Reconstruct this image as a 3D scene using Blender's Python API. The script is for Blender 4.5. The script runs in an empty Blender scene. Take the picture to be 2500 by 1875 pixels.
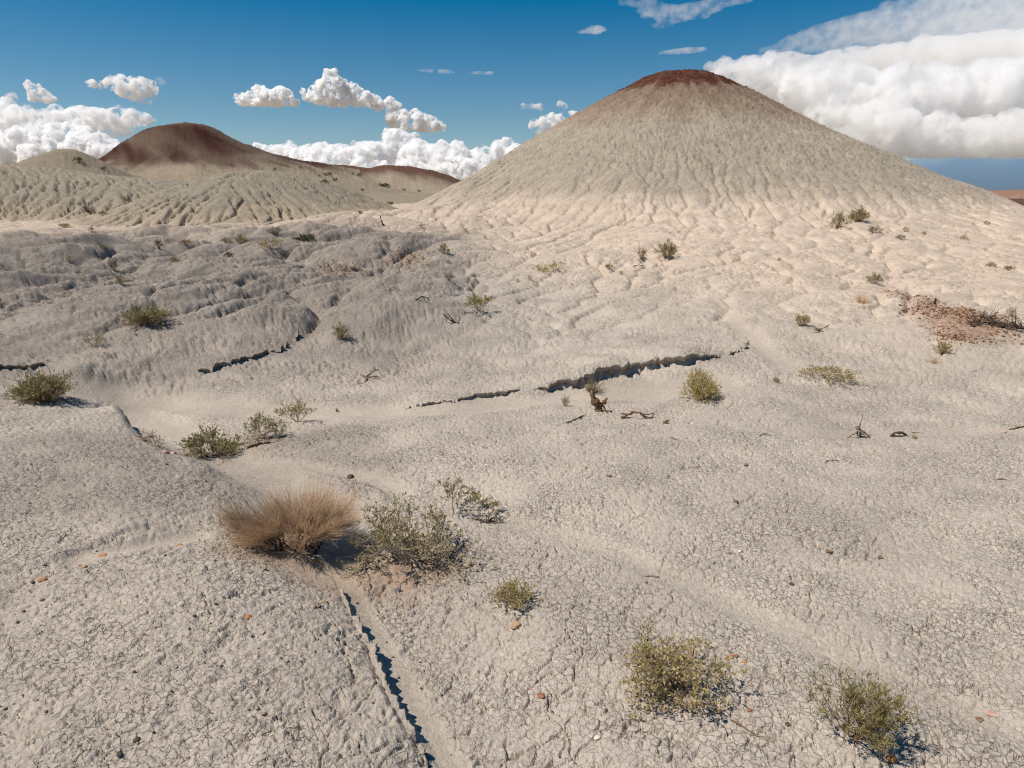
import bpy, math, random
import numpy as np
from mathutils import Vector

# ------------------------------------------------------------------ camera, sky, sun, exposure
scene = bpy.context.scene
COL = scene.collection
F_PX, IW, IH, HORIZON = 1667.0, 2500.0, 1875.0, 480.0
PITCH = math.atan((IH / 2 - HORIZON) / F_PX)
EYE = 1.70
cam_data = bpy.data.cameras.new('camera')
cam = bpy.data.objects.new('camera', cam_data)
COL.objects.link(cam)
cam.location = (0, 0, EYE)
cam.rotation_euler = (math.pi / 2 - PITCH, 0, 0)
cam_data.sensor_width = 36.0
cam_data.lens = 36.0 * F_PX / IW
cam_data.clip_start = 0.05
cam_data.clip_end = 200000.0
scene.camera = cam

SUN_EL = math.radians(57)
SUN_AZ = math.atan2(-0.97, -0.22)         # from +Y, clockwise: the sun stands to the left, a little behind the camera
SUN_DIR = Vector((math.sin(SUN_AZ) * math.cos(SUN_EL), math.cos(SUN_AZ) * math.cos(SUN_EL), math.sin(SUN_EL)))
world = bpy.data.worlds.new('World')
scene.world = world
world.use_nodes = True
wn = world.node_tree
wn.nodes.clear()
w_out = wn.nodes.new('ShaderNodeOutputWorld')
w_bg = wn.nodes.new('ShaderNodeBackground')
w_sky = wn.nodes.new('ShaderNodeTexSky')
w_sky.sky_type = 'NISHITA'
w_sky.sun_disc = False
w_sky.sun_elevation = SUN_EL
w_sky.sun_rotation = SUN_AZ
w_sky.altitude = 1700
w_sky.air_density = 1.0
w_sky.dust_density = 0.6
w_sky.ozone_density = 2.0
w_hsv = wn.nodes.new('ShaderNodeHueSaturation')
w_hsv.inputs['Hue'].default_value = 0.489
w_tc = wn.nodes.new('ShaderNodeTexCoord')
w_sep = wn.nodes.new('ShaderNodeSeparateXYZ')
w_map = wn.nodes.new('ShaderNodeMapRange')              # the air is cleaner, the blue deeper, the higher one looks
w_map.inputs['From Min'].default_value = 0.04
w_map.inputs['From Max'].default_value = 0.27
w_map.inputs['To Min'].default_value = 1.18
w_map.inputs['To Max'].default_value = 1.60
wn.links.new(w_tc.outputs['Generated'], w_sep.inputs[0])
wn.links.new(w_sep.outputs['Z'], w_map.inputs['Value'])
wn.links.new(w_map.outputs[0], w_hsv.inputs['Saturation'])
w_bg.inputs['Strength'].default_value = 0.078
wn.links.new(w_sky.outputs[0], w_hsv.inputs['Color'])
wn.links.new(w_hsv.outputs[0], w_bg.inputs[0])
wn.links.new(w_bg.outputs[0], w_out.inputs[0])

sun_data = bpy.data.lights.new('sun', 'SUN')
sun_data.energy = 5.0
sun_data.angle = math.radians(0.53)
sun_data.color = (1.0, 0.93, 0.83)
sun = bpy.data.objects.new('sun', sun_data)
COL.objects.link(sun)
sun.rotation_euler = SUN_DIR.to_track_quat('Z', 'Y').to_euler()

scene.view_settings.view_transform = 'Standard'
scene.view_settings.look = 'None'
scene.view_settings.exposure = 0.0
scene.view_settings.gamma = 1.0
scene.view_settings.use_curve_mapping = False
scene.cycles.max_bounces = 26
scene.cycles.volume_bounces = 26
scene.cycles.volume_step_rate = 0.18
scene.cycles.volume_max_steps = 512
scene.cycles.diffuse_bounces = 3
scene.cycles.transmission_bounces = 4
scene.cycles.transparent_max_bounces = 16
scene.cycles.use_denoising = True
scene.cycles.denoising_prefilter = 'NONE'
scene.cycles.filter_width = 1.15

# ------------------------------------------------------------------ small maths
rng = np.random.default_rng(7)
_perm = {}
def _tab(seed):
    if seed not in _perm:
        r = np.random.default_rng(1000 + seed)
        p = r.permutation(512).astype(np.int32)
        a = r.random(512) * 2 * np.pi
        _perm[seed] = (p, np.cos(a), np.sin(a), r.random(512), r.random(512))
    return _perm[seed]

def perlin(x, y, seed=0):
    p, gx, gy, _, _ = _tab(seed)
    xi = np.floor(x).astype(np.int32); yi = np.floor(y).astype(np.int32)
    xf = x - xi; yf = y - yi
    u = xf * xf * xf * (xf * (xf * 6 - 15) + 10); v = yf * yf * yf * (yf * (yf * 6 - 15) + 10)
    a0 = p[xi & 511]; a1 = p[(xi + 1) & 511]
    def g(a, yy, dx, dy):
        h = p[(a + yy) & 511]
        return gx[h] * dx + gy[h] * dy
    n00 = g(a0, yi, xf, yf); n10 = g(a1, yi, xf - 1, yf)
    n01 = g(a0, yi + 1, xf, yf - 1); n11 = g(a1, yi + 1, xf - 1, yf - 1)
    nx0 = n00 + u * (n10 - n00); nx1 = n01 + u * (n11 - n01)
    return (nx0 + v * (nx1 - nx0)) * 1.4

def fbm(x, y, seed=0, octs=4, gain=0.5):
    s = 0; a = 1.0; t = 0; f = 1.0
    for i in range(octs):
        s = s + a * perlin(x * f + 17.3 * i, y * f - 9.1 * i, seed + i)
        t += a; a *= gain; f *= 2.03
    return s / t

def voronoi(x, y, seed=0):
    """F1, F2 and the id of the nearest cell"""
    p, _, _, jx, jy = _tab(seed)
    xi = np.floor(x).astype(np.int32); yi = np.floor(y).astype(np.int32)
    f1 = np.full(x.shape, 9.0); f2 = np.full(x.shape, 9.0); cid = np.zeros(x.shape, np.int32)
    for dx in (-1, 0, 1):
        for dy in (-1, 0, 1):
            h = p[(p[(xi + dx) & 511] + yi + dy) & 511]
            d = np.hypot(xi + dx + jx[h] - x, yi + dy + jy[h] - y)
            near = d < f1
            f2 = np.where(near, f1, np.minimum(f2, d))
            cid = np.where(near, h, cid)
            f1 = np.where(near, d, f1)
    return f1, f2, cid

def perlin3(p, seed):
    return (perlin(p[:, 0] + p[:, 2] * .71, p[:, 1] - p[:, 2] * .37, seed) + perlin(p[:, 1] + p[:, 0] * .33, p[:, 2] - p[:, 1] * .59, seed + 1) + perlin(p[:, 2] - p[:, 1] * .47, p[:, 0] + p[:, 2] * .29, seed + 2)) * .62

def sstep(a, b, t):
    t = np.clip((t - a) / (b - a), 0, 1)
    return t * t * (3 - 2 * t)

def smax(a, b, k):
    h = np.clip(0.5 + 0.5 * (a - b) / k, 0, 1)
    return b + (a - b) * h + k * h * (1 - h)

CP, SP = math.cos(PITCH), math.sin(PITCH)
def ray(px, py):
    """direction of the line of sight through a point of the photograph (its own pixels)"""
    u = np.asarray(px, float) - IW / 2; v = IH / 2 - np.asarray(py, float)
    return u, F_PX * CP + v * SP, -F_PX * SP + v * CP

def on_height(px, py, z):
    dx, dy, dz = ray(px, py)
    t = (z - EYE) / dz
    return dx * t, dy * t

def on_plane(px, py, Y):
    dx, dy, dz = ray(px, py)
    t = Y / dy
    return dx * t, EYE + dz * t

K = 2500 / 2212.0                         # notes were taken on a 2212 px wide view

# ------------------------------------------------------------------ the lie of the land
ctrl = []
def cz(px, py, z):
    x, y = on_height(px, py, z); ctrl.append((float(x), float(y), z))
def cr(px, py, r):
    dx, dy, dz = ray(px, py); s = r / math.hypot(dx, dy); ctrl.append((float(dx * s), float(dy * s), float(EYE + dz * s)))
def cw(x, y, z): ctrl.append((x, y, z))
# foreground
for q in [(60, 1840, .06), (500, 1840, .07), (850, 1700, .05), (1080, 1860, -.03), (1500, 1850, 0), (2000, 1850, .02), (2450, 1850, .0),
          (60, 1500, .10), (450, 1450, .13), (760, 1480, .06), (930, 1480, -.05), (1250, 1480, .0), (1700, 1500, .02), (2300, 1500, .0),
          (100, 1150, .13), (350, 1180, .10), (620, 1230, .0), (900, 1280, .02), (1250, 1250, .03), (1700, 1230, .03), (2400, 1250, .03),
          (150, 1040, .08), (480, 1060, -.08), (700, 1130, -.05), (1000, 1080, .02), (1350, 1080, .06), (1700, 1080, .05), (2200, 1080, .02), (2480, 1080, .02),
          (40, 930, -.06), (300, 960, -.10), (560, 985, -.09), (850, 985, -.06), (1200, 975, -.05), (1600, 950, -.03), (2000, 980, .0), (2450, 970, .03)]:
    cz(*q)
# the slope beyond the wash, up to the foot of the hill
for q in [(1690, 890, 6.9), (1690, 800, 8.4), (1690, 700, 11.2), (1690, 620, 14.5), (1690, 560, 18.0), (1690, 515, 20.5),
          (1300, 905, 6.9), (1300, 800, 8.8), (1300, 700, 11.6), (1300, 620, 15.0), (1300, 560, 18.8), (1250, 515, 22.0),
          (950, 900, 7.3), (950, 800, 9.2), (950, 700, 12.2), (950, 630, 16), (950, 570, 20.5), (980, 520, 24.5),
          (560, 880, 7.8), (560, 800, 9.6), (560, 720, 12.4), (560, 660, 15.5), (560, 610, 19.5), (560, 570, 24.5),
          (200, 890, 7.7), (200, 800, 10.0), (200, 720, 13.0), (200, 650, 16.5), (200, 590, 22.0), (200, 560, 27.0),
          (-150, 880, 8.5), (-150, 720, 14.0), (-150, 600, 22.0),
          (2050, 860, 7.9), (2050, 760, 9.9), (2050, 660, 13.3), (2050, 580, 17.5), (2080, 525, 21.0),
          (2450, 860, 8.6), (2450, 760, 10.8), (2450, 660, 14.5), (2450, 580, 19.0), (2450, 525, 24.0),
          (2750, 860, 9.5), (2750, 660, 16.0), (2750, 540, 26.0)]:
    cr(*q)
for q in [(-30, 35, .7), (-12, 33, .8), (0, 36, 1.2), (10, 40, 1.2), (26, 36, 1.0), (40, 30, .8), (-45, 60, 1.0), (-20, 60, 1.1), (5, 60, 1.1), (40, 60, .6),
          (-60, 120, .6), (0, 120, .6), (60, 120, .0), (-300, 600, -2), (0, 600, -2), (300, 600, -2), (0, 5000, -6), (-5000, 4000, -6), (5000, 4000, -6),
          (-1.6, .5, .05), (0, .4, .0), (1.6, .5, .0), (-6, 1, .1), (6, 1, .05), (-20, 5, .2), (20, 5, .2), (-40, 15, .6), (40, 12, .6)]:
    cw(*q)
ctrl = np.array(ctrl)
def _uv(x, y):
    return np.arctan2(x, np.maximum(y, .05)) * 1.6, np.log(np.maximum(np.hypot(x, y), .3))
cu, cv = _uv(ctrl[:, 0], ctrl[:, 1])
def _tps(d2): return 0.5 * d2 * np.log(d2 + 1e-12)
n = len(cu)
A = np.zeros((n + 3, n + 3))
A[:n, :n] = _tps((cu[:, None] - cu) ** 2 + (cv[:, None] - cv) ** 2) + np.eye(n) * 2e-3
A[:n, n] = A[n, :n] = 1; A[:n, n + 1] = A[n + 1, :n] = cu; A[:n, n + 2] = A[n + 2, :n] = cv
SOL = np.linalg.solve(A, np.concatenate([ctrl[:, 2], np.zeros(3)]))
def base(x, y):
    u, v = _uv(x, y)
    z = SOL[n] + SOL[n + 1] * u + SOL[n + 2] * v
    for i in range(n):
        z = z + SOL[i] * _tps((u - cu[i]) ** 2 + (v - cv[i]) ** 2)
    return z

# --- hills: crest lines are where the hill tops stand against the sky
def radial_hill(sil, top, Y, back=.85, wobble=.05, drop_from=10.5, drop=.12):
    """a round hill whose two flanks follow the outline seen from the camera"""
    sil = np.array(sil, float) * K
    dx, dy, dz = ray(sil[:, 0], sil[:, 1])
    hl = np.hypot(dx, dy); sx, sy, el = dx / hl, dy / hl, dz / hl
    cx = float(sx[top] / sy[top] * Y)
    t = cx * sx + Y * sy                                   # nearest point of each line of sight to the axis
    d = np.abs(cx * sy - Y * sx); z = EYE + el * t
    L = np.arange(len(sil)) <= top; R = np.arange(len(sil)) >= top
    dl, zl = d[L][::-1], z[L][::-1]; dr, zr = d[R], z[R]
    def f(x, y):
        ex = x - cx; ey = (y - Y) * np.where(y < Y, 1.0, back)
        q = np.hypot(ex, ey) + 1e-6
        d_ = q * (1 + wobble * perlin(x * .16, y * .16, 60))
        w = .5 + .5 * ex / q
        w = w * w * (3 - 2 * w)
        return np.interp(d_, dl, zl) * (1 - w) + np.interp(d_, dr, zr) * w - drop * np.maximum(0, d_ - drop_from)
    f.cx = cx; f.top = float(z[top])
    return f
HILL_Y = 30.0
main_hill = radial_hill([(-300, 478), (820, 470), (900, 432), (1000, 385), (1100, 330), (1180, 284), (1240, 252), (1290, 223), (1340, 196), (1390, 168), (1430, 154), (1470, 150), (1530, 155),
        (1570, 168), (1640, 200), (1720, 240), (1800, 280), (1880, 312), (1960, 347), (2040, 385), (2140, 414), (2212, 440), (2330, 470), (3000, 520)], 11, HILL_Y)
HX, HTOP = main_hill.cx, main_hill.top
def crest(pts, Y, wf, wb, p=1.7, sink=1.5):
    pts = np.array(pts, float) * K
    X, Z = on_plane(pts[:, 0], pts[:, 1], Y)
    def f(x, y):
        zc = np.interp(x, X, Z)
        t = np.where(y < Y, (Y - y) / wf, (y - Y) / wb)
        lo = -sink
        return lo + np.maximum(zc - lo, 0.0) * (1 - np.minimum(t, 1.0) ** p) - 3.0 * np.maximum(0, t - 1.0) - np.maximum(lo - zc, 0.0)
    return f
pale_dome = crest([(60, 560), (150, 520), (230, 482), (300, 450), (360, 423), (420, 395), (480, 377), (540, 367), (590, 366), (640, 374), (700, 391), (760, 412), (830, 440), (880, 468), (960, 520)], 34, 12, 12, 1.9, 1.0)
grey_ridge = crest([(-500, 372), (-250, 360), (-100, 350), (0, 352), (60, 355), (130, 362), (200, 373), (300, 383), (380, 387), (430, 395), (500, 420), (560, 470)], 41, 14.5, 14, 1.9, 1.0)
tan_mound = radial_hill([(-300, 420), (-80, 385), (0, 362), (40, 347), (70, 334), (100, 325), (140, 320), (170, 326), (200, 341), (240, 362), (290, 385), (400, 430)], 6, 60, drop_from=20)
red_dome = radial_hill([(-100, 480), (120, 392), (180, 364), (225, 338), (260, 310), (300, 285), (340, 272), (400, 266), (440, 270), (480, 285), (530, 311), (580, 331), (640, 345), (690, 354), (780, 372), (900, 420)], 7, 84, wobble=.03, drop_from=40)
far_ridge = crest([(480, 395), (560, 372), (640, 352), (690, 355), (725, 362), (745, 358), (770, 360), (800, 364), (830, 358), (880, 360), (930, 368), (975, 382), (1030, 402), (1100, 430)], 92, 24, 20, 1.8, 1.0)
tan_apron = crest([(380, 400), (480, 386), (600, 384), (700, 385), (780, 396), (850, 408), (920, 425), (1000, 450)], 62, 16, 20, 1.8, 1.0)
mesa = crest([(2050, 480), (2120, 425), (2140, 414), (2160, 410), (2230, 411), (2330, 414), (2420, 440), (2500, 480)], 260, 60, 60, 3.0, 4.0)
HILLS = [main_hill, pale_dome, grey_ridge, tan_mound, red_dome, far_ridge, tan_apron, mesa]
KS = [.55, .30, .35, .5, .8, .8, .7, 2.0]

def macro(x, y, ids=False):
    z = base(x, y)
    who = np.zeros(np.shape(x), np.int8)
    far = np.hypot(x, y) > 9
    for i, (h, k) in enumerate(zip(HILLS, KS)):
        hz = h(x, y)
        k2 = np.where(far, k, 1e-3)
        if ids: who = np.where((hz > z - .12 * k) & far, i + 1, who)
        z = smax(hz, z, k2)
    return (z, who) if ids else z

# --- rain rills: let water run over the land on a 10 cm grid and cut where it gathers
GX0, GY0, GS = -40.0, 7.0, 0.08
GNX, GNY = 960, 540
gx = GX0 + GS * np.arange(GNX); gy = GY0 + GS * np.arange(GNY)
GXX, GYY = np.meshgrid(gx, gy)
Z0 = macro(GXX, GYY)
def blur(a, k=1):
    for _ in range(k):
        a = np.pad(a, 1, mode='edge')
        a = (a[:-2, 1:-1] + a[2:, 1:-1] + 2 * a[1:-1, 1:-1]) / 4
        a = np.pad(a, ((0, 0), (1, 1)), mode='edge')
        a = (a[:, :-2] + a[:, 2:] + 2 * a[:, 1:-1]) / 4
    return a
def flow(z):
    H, W = z.shape
    zp = np.pad(z, 1, constant_values=1e9)
    best = np.zeros((H, W)); rec = np.arange(H * W).reshape(H, W).copy()
    own = rec.copy()
    for dy in (-1, 0, 1):
        for dx in (-1, 0, 1):
            if dx == 0 and dy == 0: continue
            nb = zp[1 + dy:1 + dy + H, 1 + dx:1 + dx + W]
            s = (z - nb) / math.hypot(dx, dy) * (0.75 + .5 * rng.random((H, W)))
            take = s > best
            best = np.where(take, s, best)
            rec = np.where(take, own + dy * W + dx, rec)
    order = np.argsort(-z.ravel(), kind='stable').tolist()
    rec = rec.ravel().tolist()
    acc = [1.0] * (H * W)
    for i in order:
        j = rec[i]
        if j != i: acc[j] += acc[i]
    return np.array(acc).reshape(H, W)
def lobes(x, y):
    """rounded tongues of clay with creases between them, drawn out along the slope"""
    r = np.hypot(x, y); th = np.degrees(np.arctan2(x, y))
    c, s_ = math.cos(1.08), math.sin(1.08)
    wx = x + .5 * perlin(x * .5, y * .5, 11); wy = y + .5 * perlin(x * .5 + 9, y * .5, 12)
    u = c * wx + s_ * wy; v = -s_ * wx + c * wy
    a = np.abs(perlin(u * .20, v * .50, 13)) ** .8 * .66 + np.abs(perlin(u * .5, v * 1.3, 14)) ** .8 * .24 + np.abs(perlin(u * 1.1, v * 3.0, 15)) ** .8 * .10
    m = sstep(6.6, 8.5, r) * sstep(30, 20, r) * (.12 + .88 * sstep(4, -12, th))
    return a * m
_g0, _g1 = np.gradient(blur(Z0, 3), GS); SL0 = np.hypot(_g0, _g1)
zg = Z0 + lobes(GXX, GYY) - .06 + .05 * fbm(GXX * .55, GYY * .55, 3, 3) + np.clip(.010 + .07 * SL0, .010, .045) * fbm(GXX * 2.9, GYY * 2.9, 9, 3)
gyr, gxr = np.gradient(blur(Z0, 3), GS)
slope = np.hypot(gxr, gyr)
pale = (GYY > 25) & (GXX < 2)                              # the domes and ridge at the left are cut most sharply
gain = np.where(pale, 2.6, 1.0) * (1 - .70 * sstep(1.6, 3.6, Z0) * (GXX > 0)) * np.clip(.75 + slope * 1.0, 0, 1.2) * (.55 + .75 * sstep(-.35, .35, fbm(GXX * .35, GYY * .35, 16, 3))) * np.where((GXX > 0) & (Z0 > 1.5), .75, 1.0)
def fill(z):
    """raise hollows until water can leave them, so that channels run on unbroken"""
    import heapq
    H, W = z.shape
    f = z.ravel().tolist(); done = bytearray(H * W); heap = []
    for q in list(range(W)) + list(range((H - 1) * W, H * W)) + list(range(0, H * W, W)) + list(range(W - 1, H * W, W)):
        if not done[q]: done[q] = 1; heapq.heappush(heap, (f[q], q))
    nb = (-W - 1, -W, -W + 1, -1, 1, W - 1, W, W + 1)
    pop, push = heapq.heappop, heapq.heappush
    while heap:
        h_, q = pop(heap)
        x_ = q % W
        for d in nb:
            p = q + d
            if p < 0 or p >= H * W or done[p] or abs(p % W - x_) > 1: continue
            done[p] = 1
            if f[p] <= h_: f[p] = h_ + 2e-4
            push(heap, (f[p], p))
    return np.array(f).reshape(H, W)
a = flow(fill(zg))
zg = zg - blur(np.clip(np.log(a / 8.0), 0, 3.6) * .0115 * gain, 1)
zg = zg * .9 + blur(zg, 1) * .1
a = flow(fill(zg))                                         # narrow incised lines, one grid cell wide
zg = zg - np.clip(np.log(a / 18.0), 0, 2.2) * .034 * gain
DG = zg - Z0
edge = np.minimum.reduce([(GXX - GX0) / 3, (gx[-1] - GXX) / 3, (GYY - GY0) / 2.5, (gy[-1] - GYY) / 5])
DG *= sstep(0, 1, edge)
def sample_grid(G, x, y):
    """cubic B-spline look-up"""
    fx = (x - GX0) / GS; fy = (y - GY0) / GS
    inside = (fx > 2) & (fx < GNX - 4) & (fy > 2) & (fy < GNY - 4)
    out = np.zeros(x.shape)
    fx = fx[inside]; fy = fy[inside]
    ix = fx.astype(int); iy = fy.astype(int); tx = fx - ix; ty = fy - iy
    def wts(t):                            # between a B-spline and Catmull-Rom: smooth but not soft
        b = ((1 - t) ** 3 / 6, (3 * t ** 3 - 6 * t ** 2 + 4) / 6, (-3 * t ** 3 + 3 * t ** 2 + 3 * t + 1) / 6, t ** 3 / 6)
        c = (-.5 * t + t * t - .5 * t ** 3, 1 - 2.5 * t * t + 1.5 * t ** 3, .5 * t + 2 * t * t - 1.5 * t ** 3, -.5 * t * t + .5 * t ** 3)
        return [.08 * p + .92 * q for p, q in zip(b, c)]
    wx = wts(tx); wy = wts(ty); s = 0
    for j in range(4):
        for i in range(4):
            s = s + G[iy + j - 1, ix + i - 1] * wx[i] * wy[j]
    out[inside] = s
    return out

def shape(x, y):
    """the land without ledges and crumbs"""
    return macro(x, y) + sample_grid(DG, x, y)

_T = np.exp(np.linspace(math.log(1.2), math.log(400), 900))
def hit(px, py, fn):
    dx, dy, dz = ray(px, py)
    hl = math.hypot(dx, dy)
    x = dx / hl * _T; y = dy / hl * _T
    d = EYE + dz / hl * _T - fn(x, y)
    k = int(np.argmax(d < 0))
    if d[k] >= 0: k = 1
    f = d[k - 1] / (d[k - 1] - d[k] + 1e-12)
    r = _T[k - 1] + (_T[k] - _T[k - 1]) * f
    return float(dx / hl * r), float(dy / hl * r), float(EYE + dz / hl * r)

# --- ledges: each line is the foot of a small scarp; the ground stands h higher on its left hand
def line(pts):
    return np.array([hit(p[0] * K, p[1] * K, shape)[:2] for p in pts])
def dens(P, hs, step):
    """resample a line"""
    seg = np.hypot(*np.diff(P, axis=0).T); s = np.concatenate([[0], np.cumsum(seg)])
    m = max(3, int(s[-1] / step)); q = np.linspace(0, s[-1], m)
    return np.stack([np.interp(q, s, P[:, 0]), np.interp(q, s, P[:, 1])], 1), np.interp(q, s, hs)
LEDGES = []; LEDGE_K = .62
def ledge(pts, hs, back, w=.02, rough=.035, face=1):
    P, h = dens(line(pts), np.array(hs, float) * LEDGE_K, .05)
    LEDGES.append((P, h, back, w, rough, face))
ledge([(850, 878), (920, 867), (1010, 857), (1060, 849), (1110, 845), (1150, 841), (1175, 838), (1230, 832), (1290, 819), (1340, 807), (1400, 797), (1470, 788), (1530, 776), (1590, 764), (1612, 745), (1620, 725)],
      [0, .015, .025, .05, .05, .03, .09, .16, .22, .25, .23, .18, .06, .05, .04, 0], .8, .04, .05)
LEDGE_K = .32
ledge([(428, 806), (455, 801), (480, 796), (510, 787), (535, 779), (560, 772), (600, 764), (632, 742), (642, 722)], [0, .14, .22, .22, .14, .10, .10, .08, 0], .9, .035, .05, 2)
ledge([(436, 694), (462, 687), (490, 679), (520, 668), (545, 656), (590, 648), (640, 640)], [0, .14, .22, .22, .12, .06, 0], 1.0, .05, .06, 0)
ledge([(540, 662), (580, 654), (620, 645), (665, 634), (700, 626), (740, 612)], [0, .06, .10, .09, .06, 0], 1.0, .04, .05, 0)
ledge([(-60, 800), (0, 803), (35, 804), (75, 799), (105, 788), (118, 770)], [.1, .16, .18, .14, .1, 0], 1.0, .04, .06, 2)
ledge([(-60, 752), (0, 746), (50, 741), (110, 737), (170, 735), (215, 722), (240, 700), (262, 690), (280, 682)], [.1, .14, .12, .06, .05, .10, .16, .14, 0], 1.1, .05, .06, 0)
ledge([(205, 806), (222, 796), (240, 780), (262, 768)], [0, .08, .09, 0], .5, .03, .04, 0)
ledge([(265, 812), (290, 803), (330, 786), (380, 770), (440, 752), (470, 735), (478, 700)], [0, .06, .08, .06, .08, .12, 0], .6, .04, .05, 0)
ledge([(310, 595), (350, 590), (400, 580), (450, 574)], [0, .14, .14, 0], 1.0, .05, .06, 0)
ledge([(455, 590), (520, 580), (590, 565), (660, 552), (720, 545)], [0, .10, .12, .08, 0], 1.2, .05, .06, 0)
ledge([(110, 628), (150, 618), (190, 600), (240, 588)], [0, .14, .10, 0], 1.0, .05, .06, 0)
ledge([(0, 600), (70, 592), (140, 580), (200, 572)], [.1, .10, .10, 0], 1.2, .05, .06, 0)
ledge([(690, 632), (730, 620), (790, 610), (850, 600)], [0, .05, .06, 0], 1.0, .05, .05, 0)
LEDGE_K = .62
ledge([(1210, 800), (1240, 790), (1275, 768), (1292, 760)], [0, .03, .04, 0], .3)
ledge([(180, 1184), (205, 1176), (235, 1166), (275, 1152), (330, 1140)], [0, .03, .04, .03, 0], .5, .012, .02, 3)
ledge([(1180, 1092), (1260, 1086), (1400, 1080), (1500, 1077)], [0, .018, .018, 0], .3, .01, .012)
ledge([(1690, 911), (1780, 909), (1850, 909), (1920, 907), (1990, 908)], [0, .02, .03, .02, 0], .4, .012, .012)
ledge([(400, 893), (500, 890), (600, 890), (680, 893)], [0, .02, .02, 0], .4, .012, .012)
ledge([(1700, 1190), (1850, 1180), (2000, 1155), (2110, 1110)], [0, .012, .015, 0], .3, .012, .012)
# lip of the near left bank (its raised side lies to the left) and the end of the plateau behind it
LEDGE_K = 1.0
ledge([(945, 1740), (932, 1700), (917, 1655), (898, 1615), (876, 1580), (860, 1562), (850, 1545), (842, 1525), (828, 1495), (808, 1445), (792, 1400), (774, 1365), (757, 1330), (738, 1295), (728, 1262)],
      [.012, .018, .03, .04, .02, .08, .12, .09, .028, .018, .024, .02, .016, .01, 0], .45, .006, .013)
ledge([(500, 1022), (455, 1000), (380, 978), (320, 958), (285, 935), (276, 912), (258, 902), (215, 905), (150, 893), (80, 885)], [0, .03, .04, .06, .12, .15, .12, .06, .04, 0], .8, .015, .02, 3)
ledge([(480, 1010), (450, 1015), (420, 1022)], [0, .03, 0], .4, .01)

def poly_dist(P, x, y):
    """signed distance (left positive) and nearest index"""
    best = np.full(x.shape, 1e9); sg = np.zeros(x.shape); idx = np.zeros(x.shape, int)
    for i in range(len(P) - 1):
        ax, ay = P[i]; bx, by = P[i + 1]
        ex, ey = bx - ax, by - ay; l2 = ex * ex + ey * ey + 1e-12
        t = np.clip(((x - ax) * ex + (y - ay) * ey) / l2, 0, 1)
        qx = x - ax - t * ex; qy = y - ay - t * ey
        d = qx * qx + qy * qy
        m = d < best
        best = np.where(m, d, best); idx = np.where(m, i, idx)
        sg = np.where(m, ex * qy - ey * qx, sg)
    return np.sqrt(best) * np.sign(sg), idx

def poly_mean(P, h, x, y, dmin, k):
    """height of the line near a point, blended over k metres so that bends leave no seam"""
    s = np.zeros(x.shape); t = np.zeros(x.shape); d0 = np.abs(dmin)
    st = max(1, len(P) // 40)
    for i in range(0, len(P), st):
        w = np.exp(-(np.hypot(x - P[i, 0], y - P[i, 1]) - d0) / k)
        s += w * h[i]; t += w
    return s / t

def ledges(x, y):
    z = np.zeros(x.shape)
    wob = None
    for P, h, back, w, rough, face in LEDGES:
        m = (x > P[:, 0].min() - 3 * back) & (x < P[:, 0].max() + 3 * back) & (y > P[:, 1].min() - .6) & (y < P[:, 1].max() + 3 * back)
        if P[0, 0] > P[-1, 0]: m |= (x > P[:, 0].min() - 3 * back) & (x < P[:, 0].max() + .5) & (y > P[:, 1].min() - .6) & (y < P[:, 1].max() + 1)
        if not m.any(): continue
        xx = x[m]; yy = y[m]
        d, i = poly_dist(P, xx, yy)
        hh = poly_mean(P, h, xx, yy, d, .07 + .3 * np.abs(d))
        wob = rough * (fbm(xx * 5, yy * 5, 21, 4) * 2.0) + rough * .4 * perlin(xx * 17, yy * 17, 25)
        hh = hh * (1 + .5 * perlin(xx * 3, yy * 3, 27))
        dd = d + wob
        up = (.62 * sstep(-w, w * 1.2, dd) + .38 * sstep(0, w * 5, dd + .5 * wob)) * np.exp(-np.maximum(dd, 0) / back)
        z[m] += hh * up - hh * .18 * np.exp(-np.abs(dd) / .10) * (dd < 0) 
    return z

# --- washes: smooth silt floors
WASHES = []
def wash(pts, width, deep=.03, silt=1.0): WASHES.append((dens(line(pts), np.ones(len(pts)), .12)[0], width, deep, silt))
wash([(1560, 815), (1480, 828), (1300, 846), (1100, 864), (900, 882), (650, 884), (420, 872), (250, 850), (100, 835), (-80, 825)], .22, .05)
wash([(300, 880), (330, 905), (420, 958), (520, 995), (590, 1030), (650, 1100), (700, 1200)], .20, .06)
wash([(728, 1225), (752, 1262), (772, 1300), (808, 1360), (850, 1450), (892, 1530), (945, 1600), (1000, 1700)], .05, .006)
wash([(1040, 1110), (1200, 1148), (1350, 1195), (1480, 1255), (1700, 1355), (1900, 1452), (2212, 1580), (2400, 1660)], .07, .018, .55)
wash([(560, 985), (700, 1010), (800, 1030), (860, 1060)], .07)
wash([(1700, 930), (1900, 935), (2212, 925)], .10, .02, .6)
wash([(180, 1200), (300, 1180), (420, 1150)], .07)
wash([(1560, 640), (1580, 690), (1640, 740), (1700, 790)], .12)
def wash_mask(x, y):
    m = np.zeros(x.shape); dp = np.zeros(x.shape)
    for P, w, deep, silt in WASHES:
        b = (x > P[:, 0].min() - 3 * w) & (x < P[:, 0].max() + 3 * w) & (y > P[:, 1].min() - 3 * w) & (y < P[:, 1].max() + 3 * w)
        if not b.any(): continue
        d, _ = poly_dist(P, x[b], y[b])
        d = np.abs(d) * (1 + .5 * perlin(x[b] * 2.5, y[b] * 2.5, 33))
        k = 1 - sstep(.5 * w, 1.5 * w, d)
        m[b] = np.maximum(m[b], k * silt); dp[b] = np.maximum(dp[b], deep * (1 - sstep(.3 * w, 1.9 * w, d)))
    return m, dp

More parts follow.
